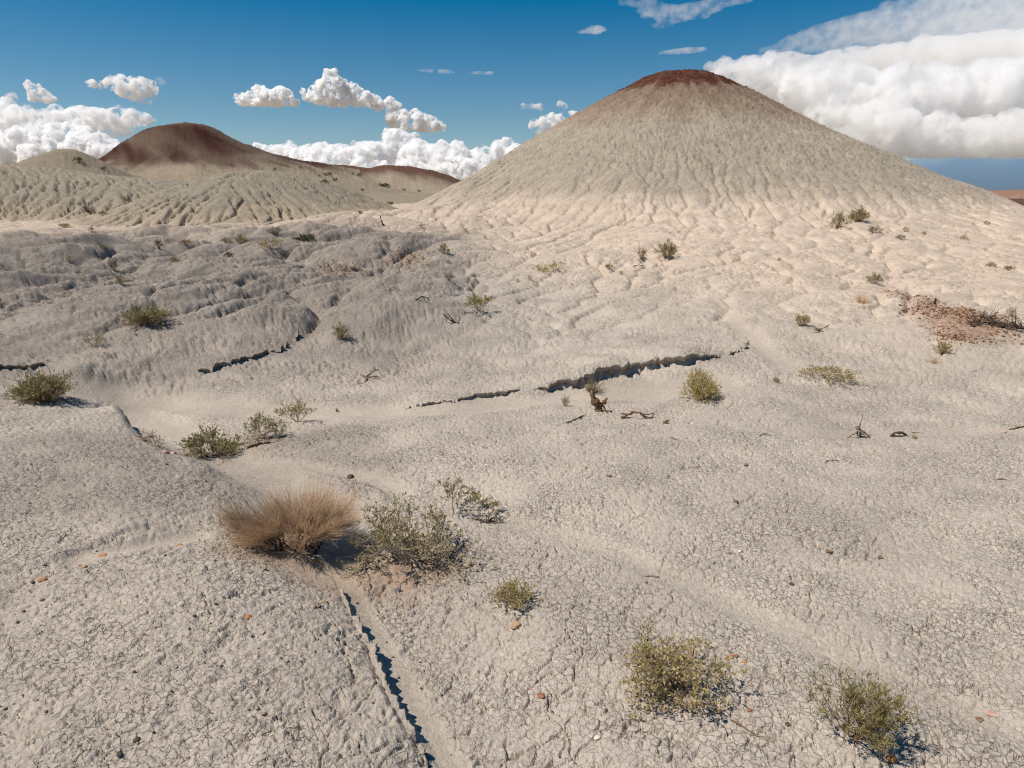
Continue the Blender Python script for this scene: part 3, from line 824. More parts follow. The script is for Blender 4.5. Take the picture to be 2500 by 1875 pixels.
def cloud(label, blobs, D, density, base=None, bumps=5, rough=.30, voxel=.16, squash=1.0, seed=0, group=None, depth=1.0, shear=0.0, fine=.18, lean=0.0, coarse=0):
    """blobs: (x, y, radius) where the cloud stands in the picture; D: distance"""
    rg = np.random.default_rng(500 + seed)
    S = []
    ztop = float(on_plane(1250, min(b[1] for b in blobs) * K, D)[1])
    for b in blobs:
        px, py, r = b[:3]; rx = b[3] if len(b) > 3 else 1.0
        X_, Z_ = on_plane(px * K, py * K, D)
        Dl = D - lean * max(0.0, ztop - float(Z_))
        X_, Z_ = on_plane(px * K, py * K, Dl)
        R = r * K / F_PX * Dl * 1.08
        yo = Dl + rg.uniform(-.5, .5) * R * depth
        S.append((float(X_), yo, float(Z_), R * rx, R * depth, R * squash))
        for q in range(bumps):
            a = rg.uniform(0, 2 * np.pi); e = rg.uniform(-.2, 1.0); ce = math.sqrt(1 - e * e)
            k = rg.uniform(.28, .55)
            c0 = np.array([X_ + math.cos(a) * ce * R * rx * .85, yo + math.sin(a) * ce * R * depth * .85, Z_ + e * R * .85 * squash])
            S.append((*c0, R * k, R * k, R * k * squash))
            for q2 in range(3):
                d2 = nrm3(rg); k2 = R * k * rg.uniform(.28, .55)
                p2 = c0 + d2 * R * k * .9 * np.array([1, 1, squash])
                S.append((*p2, k2, k2, k2 * squash))
    Vs, Fs, off = [], [], 0
    for (x, y, z, a, b, c) in S:
        Vs.append(ICO2[0] * np.array([a, b, c]) + np.array([x, y, z])); Fs.append(ICO2[1] + off); off += len(ICO2[0])
    me = make_mesh('tmp', np.vstack(Vs), Ft=np.vstack(Fs))
    rmin = np.median([min(q[3], q[5]) for q in S]) * 2.2
    vox = max(K / F_PX * D * coarse, rmin * voxel, K / F_PX * D * (1.3 if depth > 2.4 and rmin < K / F_PX * D * 12 else 1.9))
    me2 = remesh(me, vox)
    nv = len(me2.vertices); P = np.empty(nv * 3, np.float32); me2.vertices.foreach_get('co', P); P = P.reshape(-1, 3).astype(float)
    Nn = np.empty(nv * 3, np.float32); me2.vertices.foreach_get('normal', Nn); Nn = Nn.reshape(-1, 3)
    L_ = rmin * 1.6
    billow = 1 - 2 * np.abs(perlin3(P / L_, 200 + seed)); b2 = 1 - 2 * np.abs(perlin3(P / L_ * 2.6, 230 + seed)); b3 = perlin3(P / L_ * 5, 260 + seed) + .7 * (1 - 2 * np.abs(perlin3(P / L_ * 9, 290 + seed)))
    P = P + Nn * (rmin * (rough * billow + rough * .5 * b2 + fine * b3))[:, None]
    if base is not None:
        _, zb = on_plane(1250, base * K, D)
        lowz = float(zb)
        P[:, 2] = np.where(P[:, 2] < lowz, lowz + (P[:, 2] - lowz) * .35, P[:, 2])
    if shear: P[:, 0] += shear * (P[:, 2] - P[:, 2].mean())
    me2.vertices.foreach_set('co', P.astype(np.float32).ravel()); me2.update()
    me2 = remesh(me2, vox)
    me2.materials.clear(); me2.materials.append(RAIN if density == 'rain' else mat_cloud(THICK[density], D, lo=(.41 if density == .0030 else .43 if density < .004 and density != .0030 else .455 if len(blobs) < 7 else .485), width=(.22 if density in (.0007, .0004, .0030) else .12))); me2.update()
    me2.name = 'cloud'
    o = bpy.data.objects.new('cloud', me2); COL.objects.link(o)
    tag(o, label, 'cloud', group)
    return o

cloud('small ragged white cloud high above the left bank of cloud', [(62, 186, 8), (75, 196, 11), (88, 204, 13), (102, 211, 10), (72, 213, 7), (116, 214, 5)], 6000, .012, seed=1, rough=.4)
cloud('tiny faint cloud puff at the left edge of the sky', [(20, 211, 6), (27, 210, 7), (33, 212, 4)], 6000, .0045, seed=2, rough=.5)
cloud('faint shred of cloud just above the left cloud bank', [(52, 234, 7), (62, 236, 8)], 6000, .0016, seed=3, rough=.5)
cloud('ragged white cloud with a trailing left tail above the dark red dome', [(190, 183, 5), (202, 182, 7), (220, 185, 7), (240, 183, 10), (256, 180, 14), (272, 190, 17), (290, 200, 15), (304, 188, 17), (320, 190, 15), (310, 205, 13), (318, 214, 8), (332, 206, 5)], 6500, .012, seed=4, rough=.4)
cloud('shred of cloud right of the ragged cloud above the red dome', [(343, 174, 6), (350, 177, 5)], 6500, .0016, seed=5, rough=.5)
cloud('flat-bottomed oval cumulus left of the tall cumulus in the middle of the sky', [(525, 217, 12), (545, 213, 15), (553, 203, 10), (570, 212, 18), (588, 216, 17), (606, 208, 17), (620, 212, 14), (633, 222, 9)], 7000, .03, base=229, seed=6)
cloud('tall cumulus with a peaked top in the middle of the sky', [(654, 198, 5), (660, 210, 6), (672, 213, 8), (690, 205, 18), (706, 190, 18), (718, 172, 15), (717, 162, 8), (728, 185, 17), (715, 212, 16), (740, 215, 16), (756, 203, 17), (768, 198, 11), (775, 216, 15), (793, 216, 14), (808, 221, 13)], 7000, .03, base=232, seed=7)
cloud('long lumpy cumulus trailing down right of the tall cumulus', [(818, 228, 11), (838, 228, 13), (850, 237, 15), (845, 252, 17), (862, 256, 16), (880, 262, 16), (900, 263, 16), (920, 268, 17), (938, 272, 13), (950, 275, 8)], 7000, .03, base=283, seed=8)
cloud('bright cumulus tower and bank low behind the far brown ridge', [(570, 345, 24, 1.6), (620, 342, 24, 1.6), (680, 345, 26, 1.6), (740, 348, 28, 1.6), (790, 340, 26, 1.4), (830, 335, 28), (850, 310, 18), (853, 292, 12), (845, 300, 12), (872, 312, 18), (890, 306, 14), (905, 335, 26), (950, 345, 26), (990, 345, 24), (1020, 350, 22), (1050, 345, 20), (1070, 335, 18), (1085, 325, 16), (1097, 314, 11), (1110, 330, 14),
       (600, 372, 26, 2), (700, 378, 26, 2), (800, 378, 26, 2), (900, 376, 28, 2), (1000, 378, 28, 2)], 12000, .012, seed=9, bumps=6, depth=1.2, lean=1.2, coarse=2.6)
cloud('white cloud behind the left slope of the cone hill', [(1155, 270, 10), (1172, 272, 14), (1195, 270, 15), (1215, 265, 15), (1240, 262, 16), (1262, 262, 14), (1165, 288, 9)], 8000, .012, seed=10)
cloud('small pink-white puff left of the cone hill', [(1160, 230, 5), (1168, 231, 6), (1150, 231, 5), (1140, 230, 5), (1130, 229, 5)], 8000, .0045, seed=11, rough=.5)
cloud('faint small puff nearest to the cone hill on its left', [(1210, 226, 6), (1218, 231, 7)], 8000, .0045, seed=12, rough=.5)
cloud('big anvil topped cloud bank over the left ridge', [(-190, 268, 30, 1.5), (-120, 262, 32, 1.5), (-60, 262, 34, 1.5), (0, 258, 28, 1.5), (50, 262, 24, 1.5), (110, 262, 22, 1.8), (170, 255, 22, 1.6), (215, 262, 22, 1.8), (270, 258, 18, 2.0), (305, 258, 11, 2.0), (325, 258, 5, 2.0), (250, 275, 18, 2)], 14000, .0045, seed=13, bumps=3, rough=.18, depth=1.4, coarse=3.2)
cloud('lumpy bright cumulus rising behind the left ridge in front of the anvil bank', [(-170, 335, 36), (-100, 325, 34), (-40, 330, 36), (0, 325, 32), (40, 312, 26), (70, 318, 30), (95, 300, 24), (125, 287, 16), (120, 305, 26), (160, 295, 24), (175, 290, 18), (190, 308, 22), (215, 322, 26), (160, 335, 30), (100, 345, 30), (240, 335, 20), (262, 332, 16), (255, 350, 22)], 12000, .012, seed=14, bumps=6, lean=1.2, coarse=2.4)
cloud('towering cumulus cloud bank behind the right slope of the cone hill', [(1540, 152, 10), (1560, 160, 20), (1600, 165, 26), (1640, 172, 32), (1690, 190, 40), (1740, 205, 46), (1800, 220, 50), (1850, 205, 44), (1838, 194, 24), (1900, 235, 50), (1960, 225, 55), (2020, 225, 60), (2080, 215, 55), (2140, 215, 55), (2190, 205, 58), (2250, 210, 62), (1880, 280, 40), (1930, 295, 40), (1980, 305, 40), (2040, 305, 42), (2110, 308, 40), (2170, 305, 42), (2240, 300, 50), (2320, 260, 60), (1790, 262, 34), (1840, 278, 34)],
      12000, .0030, base=345, seed=15, bumps=9, depth=.7, rough=.28, lean=1.3, coarse=3)
cloud('smooth white shelf of cloud reaching left over the cone hill summit', [(1570, 146, 9, 2), (1620, 142, 13, 2.4), (1690, 140, 17, 2.6), (1760, 142, 20, 2.8), (1840, 140, 25, 3), (1930, 138, 30, 3), (2040, 132, 40, 3), (2160, 125, 46, 3), (2290, 120, 50, 3)], 15000, .0016, seed=16, bumps=3, rough=.22, depth=2.5, coarse=4)
cloud('thin veil of high cloud across the upper right sky', [(1690, 108, 10, 4), (1760, 92, 16, 4), (1840, 75, 24, 4), (1920, 62, 30, 4), (2000, 52, 36, 4), (2100, 48, 42, 4), (2200, 45, 46, 4), (2300, 35, 50, 4), (1960, 22, 16, 4), (2040, 12, 20, 4), (2120, 0, 28, 4), (2200, -10, 34, 4), (2060, 90, 26, 4), (2180, 90, 30, 4)], 16000, .0004, seed=17, bumps=2, rough=.35, depth=3, squash=.8, fine=.10, coarse=5)
cloud('wispy slanting high cloud at the top above the cone hill', [(1350, 6, 5, 4), (1390, 10, 8, 4), (1430, 18, 11, 4), (1475, 25, 11, 4), (1510, 18, 11, 4), (1550, 8, 9, 4), (1590, -2, 8, 4), (1450, 42, 8, 4), (1430, 56, 5, 4), (1500, 35, 7, 4), (1410, 34, 6, 4)], 12000, .0007, seed=18, bumps=3, rough=.35, depth=2.5, squash=.8, fine=.12)
cloud('small lens-shaped high cloud above and left of the cone summit', [(1256, 70, 2.5, 4), (1272, 66, 4.5, 3), (1285, 62, 6, 3), (1298, 62, 5, 2.4), (1287, 70, 4, 3)], 10000, .0016, seed=19, bumps=3, rough=.3, squash=.8, depth=3)
cloud('flat thin streak of cloud right above the cone summit', [(1432, 115, 2.6, 4), (1450, 113, 4.5, 4), (1470, 111, 5.5, 4), (1490, 109, 6, 4), (1508, 107, 4.5, 4), (1518, 105, 3, 3)], 10000, .0016, seed=20, bumps=2, rough=.25, squash=.8, depth=2.5)
cloud('left one of two thin streaks in the middle of the blue sky', [(900, 151, 1.6, 6), (918, 152, 2.2, 6), (936, 153, 3, 6), (955, 154, 3.4, 5), (972, 156, 2.2, 5)], 10000, .0016, seed=21, bumps=1, rough=.2, depth=2.5)
cloud('right one of two thin streaks in the middle of the blue sky', [(1018, 158, 1.8, 6), (1034, 157, 2.8, 6), (1052, 157, 3, 6), (1068, 157, 2, 6)], 10000, .0016, seed=22, bumps=1, rough=.2, depth=2.5)
cloud('blue-grey rain haze low on the horizon under the right cloud bank', [(1700, 400, 40, 3), (1850, 400, 42, 3), (2000, 400, 42, 3), (2150, 398, 44, 3), (2300, 398, 44, 3), (2450, 400, 44, 3)], 24000, 'rain', seed=23, bumps=0, rough=.12, depth=3, fine=.02)

# ------------------------------------------------------------------ plants
def mat_leaf(name, cols, trans=.25, rough=.7):
    m, nt, N, L = nodes_of(name)
    out = N('ShaderNodeOutputMaterial'); b = N('ShaderNodeBsdfPrincipled'); tr = N('ShaderNodeBsdfTranslucent'); mx = N('ShaderNodeMixShader')
    geo = N('ShaderNodeNewGeometry'); ra = N('ShaderNodeValToRGB')
    ra.color_ramp.interpolation = 'LINEAR'
    els = ra.color_ramp.elements
    while len(els) < len(cols): els.new(.5)
    for i, c in enumerate(cols):
        els[i].position = i / max(1, len(cols) - 1); els[i].color = (*srgb(*c), 1)
    L(geo.outputs['Random Per Island'], ra.inputs['Fac'])
    L(ra.outputs[0], b.inputs['Base Color']); L(ra.outputs[0], tr.inputs['Color'])
    b.inputs['Roughness'].default_value = rough; b.inputs['Specular IOR Level'].default_value = .2
    mx.inputs[0].default_value = trans
    L(b.outputs[0], mx.inputs[1]); L(tr.outputs[0], mx.inputs[2]); L(mx.outputs[0], out.inputs[0])
    return m
def mat_bark(name, c1, c2, scale=60):
    m, nt, N, L = nodes_of(name)
    out = N('ShaderNodeOutputMaterial'); b = N('ShaderNodeBsdfPrincipled'); geo = N('ShaderNodeNewGeometry')
    n_ = N('ShaderNodeTexNoise'); n_.inputs['Scale'].default_value = scale; n_.inputs['Detail'].default_value = 5
    tc = N('ShaderNodeTexCoord')
    L(tc.outputs['Object'], n_.inputs['Vector'])
    ra = N('ShaderNodeValToRGB'); ra.color_ramp.elements[0].color = (*srgb(*c1), 1); ra.color_ramp.elements[1].color = (*srgb(*c2), 1)
    ra.color_ramp.elements[0].position = .32; ra.color_ramp.elements[1].position = .68
    L(n_.outputs['Fac'], ra.inputs['Fac']); L(ra.outputs[0], b.inputs['Base Color'])
    b.inputs['Roughness'].default_value = .85; b.inputs['Specular IOR Level'].default_value = .15
    bp = N('ShaderNodeBump'); bp.inputs['Strength'].default_value = .5; bp.inputs['Distance'].default_value = .004
    L(n_.outputs['Fac'], bp.inputs['Height']); L(bp.outputs[0], b.inputs['Normal'])
    L(b.outputs[0], out.inputs[0])
    return m
LEAF = {'green': mat_leaf('leaf_green', [(128, 119, 75), (150, 138, 91), (166, 152, 103), (136, 124, 80)]), 
        'olive': mat_leaf('leaf_olive', [(125, 117, 82), (159, 149, 104), (183, 169, 121), (135, 126, 90)]),
        'dark': mat_leaf('leaf_dark', [(76, 80, 54), (99, 100, 67), (116, 114, 77), (83, 84, 56)]),
        'yellow': mat_leaf('leaf_yellow', [(146, 137, 85), (175, 162, 103), (195, 178, 115), (157, 143, 90)]),
        'straw': mat_leaf('leaf_straw', [(169, 150, 119), (196, 174, 138), (208, 187, 151), (179, 158, 125)]),
        'khaki': mat_leaf('leaf_khaki', [(148, 136, 93), (182, 167, 115), (204, 184, 130), (158, 144, 99)]),
        'brown': mat_leaf('leaf_brown', [(126, 109, 90), (154, 133, 107), (135, 117, 97), (167, 146, 120)])}
TWIG = {'brown': mat_leaf('twig_brown', [(124, 99, 77), (158, 131, 104), (177, 151, 119), (138, 112, 87)], .0, .8),
        'tip': mat_leaf('twig_tip', [(232, 208, 180), (240, 220, 194), (224, 196, 164), (246, 228, 204)], .5, .8),
        'rust': mat_leaf('twig_rust', [(192, 141, 99), (221, 168, 119), (235, 185, 134), (182, 131, 92)], .15, .8),
        'grey': mat_leaf('twig_grey', [(146, 131, 116), (180, 163, 143), (160, 143, 126), (195, 175, 153)], .0, .8),
        'dark': mat_leaf('twig_dark', [(80, 68, 58), (109, 92, 77), (92, 77, 65), (124, 104, 87)], .0, .8),
        'straw': mat_leaf('twig_straw', [(195, 168, 129), (221, 192, 151), (235, 209, 168), (185, 158, 121)], .1, .8)}
WOOD = {'brown': mat_bark('dead_wood_brown', (74, 54, 38), (150, 118, 88)), 'grey': mat_bark('dead_wood_grey', (84, 74, 64), (160, 146, 128)), 'dark': mat_bark('dead_wood_dark', (46, 38, 32), (104, 88, 74))}

class Soup:
    def __init__(s): s.V = []; s.Q = []; s.T = []; s.n = 0
    def tubes(s, P, R, k=3):
        """P: (N, n, 3) lines, R: (N, n) radii"""
        P = np.asarray(P, float); R = np.asarray(R, float)
        N_, n_ = P.shape[:2]
        if N_ == 0: return
        t = np.gradient(P, axis=1); t /= np.linalg.norm(t, axis=2, keepdims=True) + 1e-12
        ref = np.where(np.abs(t[..., 2:3]) > .9, np.array([1., 0, 0]), np.array([0, 0, 1.]))
        a = np.cross(t, ref); a /= np.linalg.norm(a, axis=2, keepdims=True) + 1e-12
        b = np.cross(t, a)
        ph = np.arange(k) * 2 * np.pi / k
        V = P[:, :, None, :] + R[:, :, None, None] * (np.cos(ph)[None, None, :, None] * a[:, :, None, :] + np.sin(ph)[None, None, :, None] * b[:, :, None, :])
        idx = s.n + np.arange(N_ * n_ * k).reshape(N_, n_, k)
        nx = np.roll(idx, -1, 2)
        s.Q.append(np.stack([idx[:, :-1], nx[:, :-1], nx[:, 1:], idx[:, 1:]], -1).reshape(-1, 4))
        s.V.append(V.reshape(-1, 3)); s.n += N_ * n_ * k
    def leaves(s, pos, d, ln, wd, rg):
        pos = np.asarray(pos, float); d = np.asarray(d, float)
        N_ = len(pos)
        if N_ == 0: return
        d = d / (np.linalg.norm(d, axis=1, keepdims=True) + 1e-12)
        r = rg.normal(size=(N_, 3)); a = np.cross(d, r); a /= np.linalg.norm(a, axis=1, keepdims=True) + 1e-12
        ln = np.broadcast_to(ln, (N_,))[:, None]; wd = np.broadcast_to(wd, (N_,))[:, None]
        up = np.cross(a, d)
        p0 = pos; p1 = pos + d * ln * .5 + a * wd * .5 + up * wd * .15; p2 = pos + d * ln - up * wd * .1; p3 = pos + d * ln * .5 - a * wd * .5 + up * wd * .15
        V = np.stack([p0, p1, p2, p3], 1).reshape(-1, 3)
        s.Q.append(s.n + np.arange(N_ * 4).reshape(-1, 4)); s.V.append(V); s.n += N_ * 4
    def mesh(s, name, mat, smooth=True):
        me = make_mesh(name, np.vstack(s.V), np.vstack(s.Q))
        if smooth: me.polygons.foreach_set('use_smooth', np.ones(len(me.polygons), bool))
        me.materials.append(mat)
        return me

def nrm(v): return v / (np.linalg.norm(v, axis=-1, keepdims=True) + 1e-12)

def dome_shrub(rg, w, h, n, leafy=1.0, th=.0045, twig='brown', leaf='olive', ln=.055, open_=.55, leafw=.22, lowest=.15, sub=3):
    """many stems fanning from the root crown to a dome, with side twigs and narrow leaves"""
    st = Soup(); lf = Soup()
    az = rg.uniform(0, 2 * np.pi, n); cz_ = rg.uniform(lowest, 1, n) ** open_
    sz = np.sqrt(1 - cz_ ** 2)
    rad = rg.uniform(.62, 1.04, n)
    lobe = 1 + .16 * np.sin(az * 3 + rg.uniform(0, 6)) + .10 * np.sin(az * 5 + rg.uniform(0, 6))
    tip = np.stack([np.cos(az) * sz * w / 2 * rad * lobe, np.sin(az) * sz * w / 2 * rad * lobe, cz_ * h * rad * (1 + .1 * np.sin(az * 2 + 1))], 1)
    b0 = np.stack([np.cos(az), np.sin(az), np.zeros(n)], 1) * (rg.uniform(0, .09, n) * w)[:, None]
    b0[:, 2] = -.02 * h
    t = np.linspace(0, 1, 6)
    P = b0[:, None] * (1 - t)[None, :, None] + tip[:, None] * t[None, :, None]
    P[:, :, 2] += (np.sin(t * np.pi) * .10)[None] * h * rg.uniform(-.3, 1.2, (n, 1))
    P[:, 1:] += np.cumsum(rg.normal(size=(n, 5, 3)), 1) * .012 * w
    st.tubes(P, (th * w * (1.15 - .75 * t))[None] * rg.uniform(.7, 1.3, (n, 1)))
    # side twigs
    m = n * sub
    i = rg.integers(0, n, m); u = rg.uniform(.45, .98, m)
    f = u * 5; a0 = np.minimum(f.astype(int), 4); ff = (f - a0)[:, None]
    q = P[i, a0] * (1 - ff) + P[i, a0 + 1] * ff
    d = nrm(nrm(P[i, a0 + 1] - P[i, a0]) + rg.normal(size=(m, 3)) * .42 + np.array([0, 0, .25]))
    L_ = w * rg.uniform(.05, .15, m)
    tt = np.linspace(0, 1, 3)
    TP = q[:, None] + d[:, None] * (L_[:, None] * tt[None])[:, :, None]
    TP[:, 2] += rg.normal(size=(m, 3)) * .01 * w
    st.tubes(TP, (th * .55 * w * (1 - .6 * tt))[None] * np.ones((m, 1)))
    if leafy > 0:
        kk = int(m * 3 * leafy)
        j = rg.integers(0, m, kk); v = rg.uniform(.1, 1.05, kk)[:, None]
        pos = TP[j, 0] * (1 - v) + TP[j, 2] * v
        dd = nrm(d[j] + rg.normal(size=(kk, 3)) * .5 + np.array([0, 0, .2]))
        lf.leaves(pos, dd, w * ln * rg.uniform(.6, 1.3, kk), w * ln * leafw * rg.uniform(.7, 1.3, kk), rg)
    return st, lf

def branchy(rg, w, h, stems, levels, leaves, ln, lw, th=.012, spread=.9, upw=.35, kink=.22, tuft=6, leaf_from=2, bias=(0, 0, 0), fork=3, first=.34):
    """a shrub grown by forking; leaves in tufts near the twig ends"""
    st = Soup(); lf = Soup()
    segs = []; tips = []
    def grow(p, d, L_, r, lev):
        n_ = 5; pts = [p.copy()]; dd = d.copy()
        for k in range(n_ - 1):
            dd = nrm(dd + rg.normal(size=3) * kink + np.array([0, 0, upw * .12]) + np.array(bias) * .05)
            pts.append(pts[-1] + dd * L_ / (n_ - 1))
        pts = np.array(pts); pts[:, 2] = np.maximum(pts[:, 2], .004)
        segs.append((pts, np.linspace(r, r * .62, n_)))
        if lev >= leaf_from: tips.append((pts, dd, L_))
        if lev >= levels: return
        for q in range(fork if lev < levels - 1 else fork + 1):
            k = rg.integers(2, n_)
            nd = nrm(dd + rg.normal(size=3) * spread * .62 + np.array([0, 0, upw * .3]))
            grow(pts[k], nd, L_ * rg.uniform(.55, .86), r * .58, lev + 1)
    for q in range(stems):
        a = 2 * np.pi * q / stems + rg.uniform(-.5, .5)
        tilt = rg.uniform(.25, 1.0)
        d = nrm(np.array([math.cos(a) * tilt * spread, math.sin(a) * tilt * spread, rg.uniform(.4, 1.0) * (.5 + upw)]) + np.array(bias))
        grow(np.array([math.cos(a), math.sin(a), 0]) * .03 * w + np.array([0, 0, -.01]), d, first, th, 0)
    allp = np.concatenate([q[0] for q in segs])
    lo = np.percentile(allp, 2, axis=0); hi = np.percentile(allp, 98, axis=0)
    sc = np.array([w / (hi[0] - lo[0] + 1e-6), w / (hi[0] - lo[0] + 1e-6), h / (hi[2] + 1e-6)])
    P = np.array([q[0] for q in segs]) * sc; R = np.array([q[1] for q in segs]) * w
    st.tubes(P, R, 3)
    pos, dr = [], []
    for pts, dd, L_ in tips:
        k = rg.poisson(tuft * leaves)
        if k == 0: continue
        u = rg.uniform(.25, 1.05, k)[:, None]
        pos.append((pts[1] * (1 - u) + pts[-1] * u) * sc); dr.append(nrm(dd[None] + rg.normal(size=(k, 3)) * .55 + np.array([0, 0, .25])))
    if pos:
        pos = np.concatenate(pos); dr = np.concatenate(dr)
        lf.leaves(pos, dr, w * ln * rg.uniform(.6, 1.3, len(pos)), w * lw * rg.uniform(.7, 1.3, len(pos)), rg)
    return st, lf

def tumble(rg, w, h):
    """old broom-like bush on a bare foot: very many fine dry stems swept up and over"""
    trunk = Soup(); st = Soup(); tw = Soup()
    k = 26
    u0 = rg.uniform(-.36, .34, k); t = np.linspace(0, 1, 7)
    beg = np.stack([u0 * w * .7 - .06 * w, rg.uniform(-.10, .12, k) * w, np.full(k, -.01)], 1)
    end = np.stack([u0 * w * 1.15 + rg.normal(size=k) * .06 * w, beg[:, 1] * 1.6 + rg.normal(size=k) * .05 * w, h * rg.uniform(.22, .46, k)], 1)
    P = beg[:, None] * (1 - t)[None, :, None] + end[:, None] * t[None, :, None]
    P[:, :, 2] += np.sin(t * np.pi)[None] * h * .07
    P[:, 1:] += np.cumsum(rg.normal(size=(k, 6, 3)), 1) * .010 * w
    P[..., 2] = np.maximum(P[..., 2], -.01)
    trunk.tubes(P, (w * .013 * (1.2 - .8 * t))[None] * rg.uniform(.5, 1.5, (k, 1)), 5)
    # woody stems that fan out of the limbs
    n1 = 460
    j = rg.integers(0, k, n1); q = P[j, rg.integers(3, 7, n1)]
    side = q[:, 0] / (.5 * w)
    out = np.stack([side * 1.0 + rg.normal(size=n1) * .45, (q[:, 1] / (.3 * w)) + rg.normal(size=n1) * .45, rg.uniform(.15, 1.0, n1)], 1)
    out = nrm(out); L1 = h * rg.uniform(.18, .45, n1)
    t5 = np.linspace(0, 1, 5)
    S_ = q[:, None] + out[:, None] * (L1[:, None] * t5[None])[:, :, None]
    S_[:, 1:] += np.cumsum(rg.normal(size=(n1, 4, 3)), 1) * .011 * w
    S_[..., 2] = np.maximum(S_[..., 2], .01)
    st.tubes(S_, (w * .0040 * (1.2 - .7 * t5))[None] * rg.uniform(.5, 1.4, (n1, 1)))
    # fine straw-coloured ends, every one a little different in length, filling an uneven dome
    n2 = 8200
    i = rg.integers(0, n1, n2); a0 = rg.integers(2, 5, n2)
    p0 = S_[i, a0]
    c0 = np.array([0, 0, .10 * h])
    away = nrm((p0 - c0) / np.array([.5 * w, .34 * w, .75 * h]))
    d = nrm(nrm(S_[i, a0] - S_[i, a0 - 1]) * .35 + away * .75 + rg.normal(size=(n2, 3)) * .27 + np.array([0, 0, .50]))
    T_p = p0[:, None] + d[:, None] * (h * rg.gamma(6, .046, n2)[:, None] * np.linspace(0, 1, 4)[None])[:, :, None]
    T_p[:, 1:] += np.cumsum(rg.normal(size=(n2, 3, 3)), 1) * .008 * w
    T_p[..., 2] = np.maximum(T_p[..., 2], .012)
    tw.tubes(T_p, (w * .0019 * (1.2 - .8 * np.linspace(0, 1, 4)))[None] * rg.uniform(.5, 1.3, (n2, 1)))
    return trunk, st, tw

_hits = {}
def ground_hit(px, py):
    if (px, py) not in _hits: _hits[(px, py)] = hit(px, py, shape)
    return _hits[(px, py)]
def place_root(name, px, py, label, cat, group=None, sink=.0):
    x, y, z = ground_hit(px, py)
    z = float(full(np.array([x]), np.array([y]))[0])
    e = bpy.data.objects.new(name, None); COL.objects.link(e)
    e.location = (x, y, z - sink); e.empty_display_size = .1
    tag(e, label, cat, group)
    return e
def scale_at(px, py):
    """metres per photograph pixel at the ground there"""
    x, y, z = ground_hit(px, py)
    return (y * CP - (z - EYE) * SP) / F_PX
def part(name, me, parent):
    o = bpy.data.objects.new(name, me); COL.objects.link(o); o.parent = parent
    return o

SHRUB_N = [0]
def shrub(px, py, w, h, kind, leaf, label, twig='brown', group=None, name='shrub', rot=None, **kw):
    SHRUB_N[0] += 1
    rg = np.random.default_rng(3000 + SHRUB_N[0])
    s = scale_at(px, py)
    W, H = w * s, h * s * .95
    e = place_root(name, px, py, label, 'shrub', group, sink=.01)
    n = int(np.clip(w * 1.5, 34, 320))
    if kind == 'dome': st, lf = dome_shrub(rg, W, H, n, leafy=kw.pop('leafy', 1.3), twig=twig, **kw)
    elif kind == 'dry': st, lf = dome_shrub(rg, W, H, n, leafy=0, twig=twig, th=kw.pop('th', .005), **kw)
    else: st, lf = branchy(rg, W * .84, H * .70, **kw)
    part('stem', st.mesh('stem', TWIG[twig]), e)
    if lf.n: part('foliage', lf.mesh('foliage', LEAF[leaf], False), e)
    e.rotation_euler[2] = rg.uniform(0, 6.28) if rot is None else rot
    return e

# --- the large near ones
e = place_root('broom_bush', 735, 1322, 'large tan dry broom-like bush on a dark gnarled foot, left of centre', 'bush')
rg = np.random.default_rng(11); s = scale_at(690, 1322)
tr, st, tw = tumble(rg, 205 * s, 165 * s)
part('trunk', tr.mesh('trunk', WOOD['dark']), e); part('stem', st.mesh('stem', TWIG['brown']), e); part('twig', tw.mesh('twig', TWIG['tip']), e)
shrub(1005, 1372, 300, 190, 'branchy', 'green', 'big sprawling green twiggy shrub right of the tan broom bush', 'grey', rot=0, stems=13, levels=3, leaves=.6, ln=.05, lw=.011, th=.011, spread=1.15, upw=.30, tuft=7, fork=3, first=.30)
shrub(1106, 1257, 155, 120, 'branchy', 'green', 'slender green sapling with bare stem behind the sprawling green shrub', 'grey', rot=.6, stems=2, levels=3, leaves=1.0, ln=.085, lw=.018, th=.014, spread=.85, upw=.55, tuft=8, fork=3, bias=(.28, 0, .25), first=.36)
shrub(1250, 1478, 108, 76, 'branchy', 'khaki', 'small round straw-coloured cushion shrub alone on the cracked clay, left of the two near shrubs', 'straw', stems=22, levels=2, leaves=1.6, ln=.055, lw=.022, th=.008, spread=.95, upw=.45, tuft=7, leaf_from=1)
shrub(1640, 1675, 265, 180, 'branchy', 'khaki', 'dense yellow-green saltbush in the near foreground with small rounded leaves', 'brown', rot=2.2, stems=18, levels=3, leaves=.65, ln=.034, lw=.020, th=.010, spread=1.1, upw=.38, tuft=8, kink=.3)
shrub(2078, 1800, 235, 225, 'branchy', 'green', 'upright green feathery shrub nearest to the bottom right corner', 'brown', rot=.9, stems=12, levels=3, leaves=.75, ln=.07, lw=.012, th=.012, spread=.62, upw=.85, tuft=9, kink=.16)
